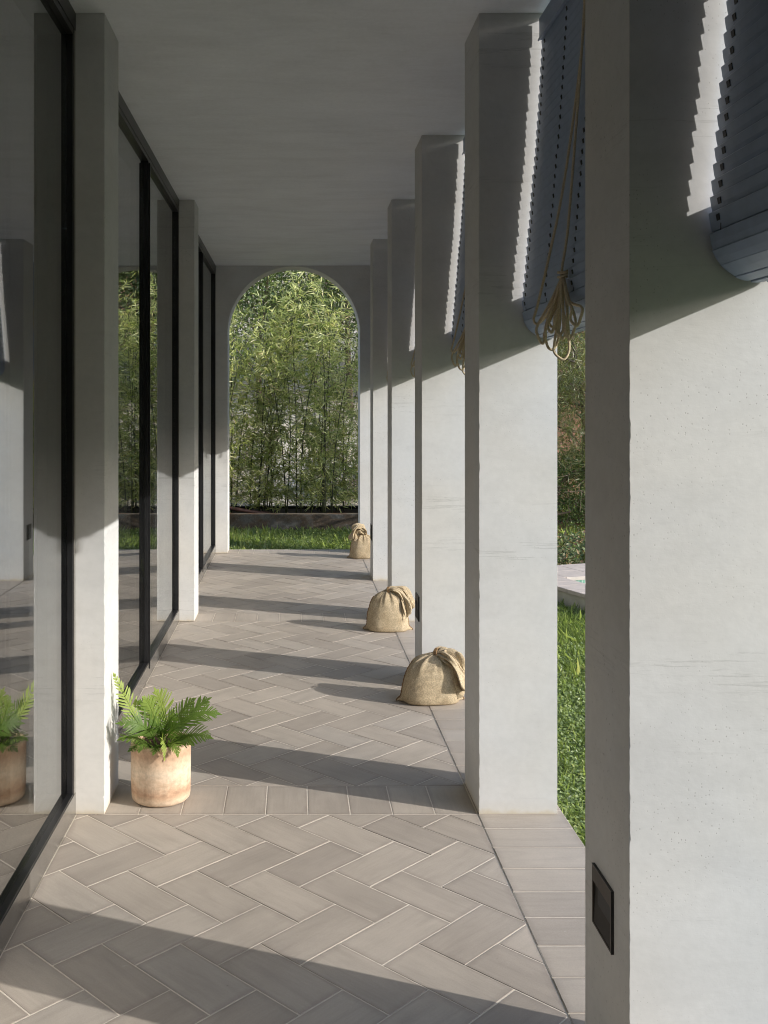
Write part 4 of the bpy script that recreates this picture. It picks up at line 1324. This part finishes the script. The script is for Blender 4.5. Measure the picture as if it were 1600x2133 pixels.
# local: +x = e1, -y = e2
ztop = .08
mb = MB()
def slab(x0, x1, y0, y1): mb.box(x0+.002, x1-.002, y0+.002, y1-.002, ztop-.03, ztop, .003)
x = .0
while x < 4.9:
    slab(x, x+.3, -.285, 0); slab(x, x+.3, -.57, -.285); slab(x, x+.3, -3.5, -3.22); x += .3
y = -.57
while y > -3.2:
    slab(0, .28, y-.15, y); slab(4.62, 4.9, y-.15, y); y -= .15
mb.build('coping_stones', mat_coping, pool)
mb = MB(); mb.box(.012, .27, -3.49, -.012, -.2, ztop-.031); mb.box(.271, 4.88, -.56, -.012, -.2, ztop-.031); mb.box(4.63, 4.88, -3.49, -.561, -.2, ztop-.031); mb.box(.271, 4.629, -3.49, -3.23, -.2, ztop-.031)
mb.build('coping_base', mat_coping_side, pool)
mb = MB(); mb.box(.2705, .276, -3.225, -.566, -.2, ztop-.0312); mb.box(.2765, 4.62, -.566, -.5605, -.2, ztop-.0312); mb.box(.2765, 4.62, -3.2295, -3.224, -.2, ztop-.0312); mb.box(4.6205, 4.6295, -3.225, -.566, -.2, ztop-.0312)
mb.build('mosaic_lining', mat_mosaic, pool)
mb = MB(); mb.box(.2765, 4.62, -3.2235, -.5665, -.2, -.02)
wtr = mb.build('water', mat_water)
wtr.location = (O2[0], O2[1], 0); wtr.rotation_euler = (0, 0, math.atan2(e1[1], e1[0]))
tag(wtr, kind='structure'); wtr['label'] = 'green pool water'

# ------------------------------------------------------------------ light, sky
sun_dir = Vector((1.0, -0.40, 0.4223)).normalized()
elev = math.asin(sun_dir.z)
rot = math.atan2(sun_dir.x, sun_dir.y)
L = bpy.data.lights.new('sun', 'SUN'); L.energy = 2.25; L.angle = math.radians(0.5); L.color = (1.0, .968, .922)
so = bpy.data.objects.new('sun', L); C.objects.link(so)
so.rotation_euler = sun_dir.to_track_quat('Z', 'Y').to_euler()
so.location = sun_dir*30
w = bpy.data.worlds.new('World'); sc.world = w; w.use_nodes = True
nt = w.node_tree; nt.nodes.clear()
sky = nt.nodes.new('ShaderNodeTexSky'); sky.sky_type = 'NISHITA'; sky.sun_disc = False
sky.sun_elevation = elev; sky.sun_rotation = rot; sky.air_density = 1.0; sky.dust_density = 1.2; sky.ozone_density = 1.0
bg = nt.nodes.new('ShaderNodeBackground'); bg.inputs['Strength'].default_value = 0.15
wo = nt.nodes.new('ShaderNodeOutputWorld')
nt.links.new(sky.outputs[0], bg.inputs[0]); nt.links.new(bg.outputs[0], wo.inputs[0])

cam = bpy.data.cameras.new('camera'); co = bpy.data.objects.new('camera', cam); C.objects.link(co)
co.location = (0, 0, EYE); co.rotation_euler = (pi/2, 0, 0)
cam.sensor_fit = 'HORIZONTAL'; cam.sensor_width = 36; cam.lens = 36*2100/1600
cam.shift_x = (800-613)/1600; cam.shift_y = -(1066.5-848)/1600
cam.clip_start = .05; cam.clip_end = 500
sc.camera = co
sc.view_settings.view_transform = 'Standard'; sc.view_settings.look = 'None'
sc.view_settings.exposure = 1.18; sc.view_settings.gamma = 1
sc.render.engine = 'CYCLES'
sc.cycles.use_denoising = True
sc.cycles.pixel_filter_type = 'BLACKMAN_HARRIS'
sc.cycles.filter_width = 1.05
sc.cycles.denoiser = 'OPENIMAGEDENOISE'
sc.cycles.denoising_prefilter = 'ACCURATE'
sc.cycles.use_adaptive_sampling = False
sc.cycles.max_bounces = 12; sc.cycles.diffuse_bounces = 6; sc.cycles.glossy_bounces = 6; sc.cycles.transparent_max_bounces = 24
sc.cycles.sample_clamp_indirect = 6
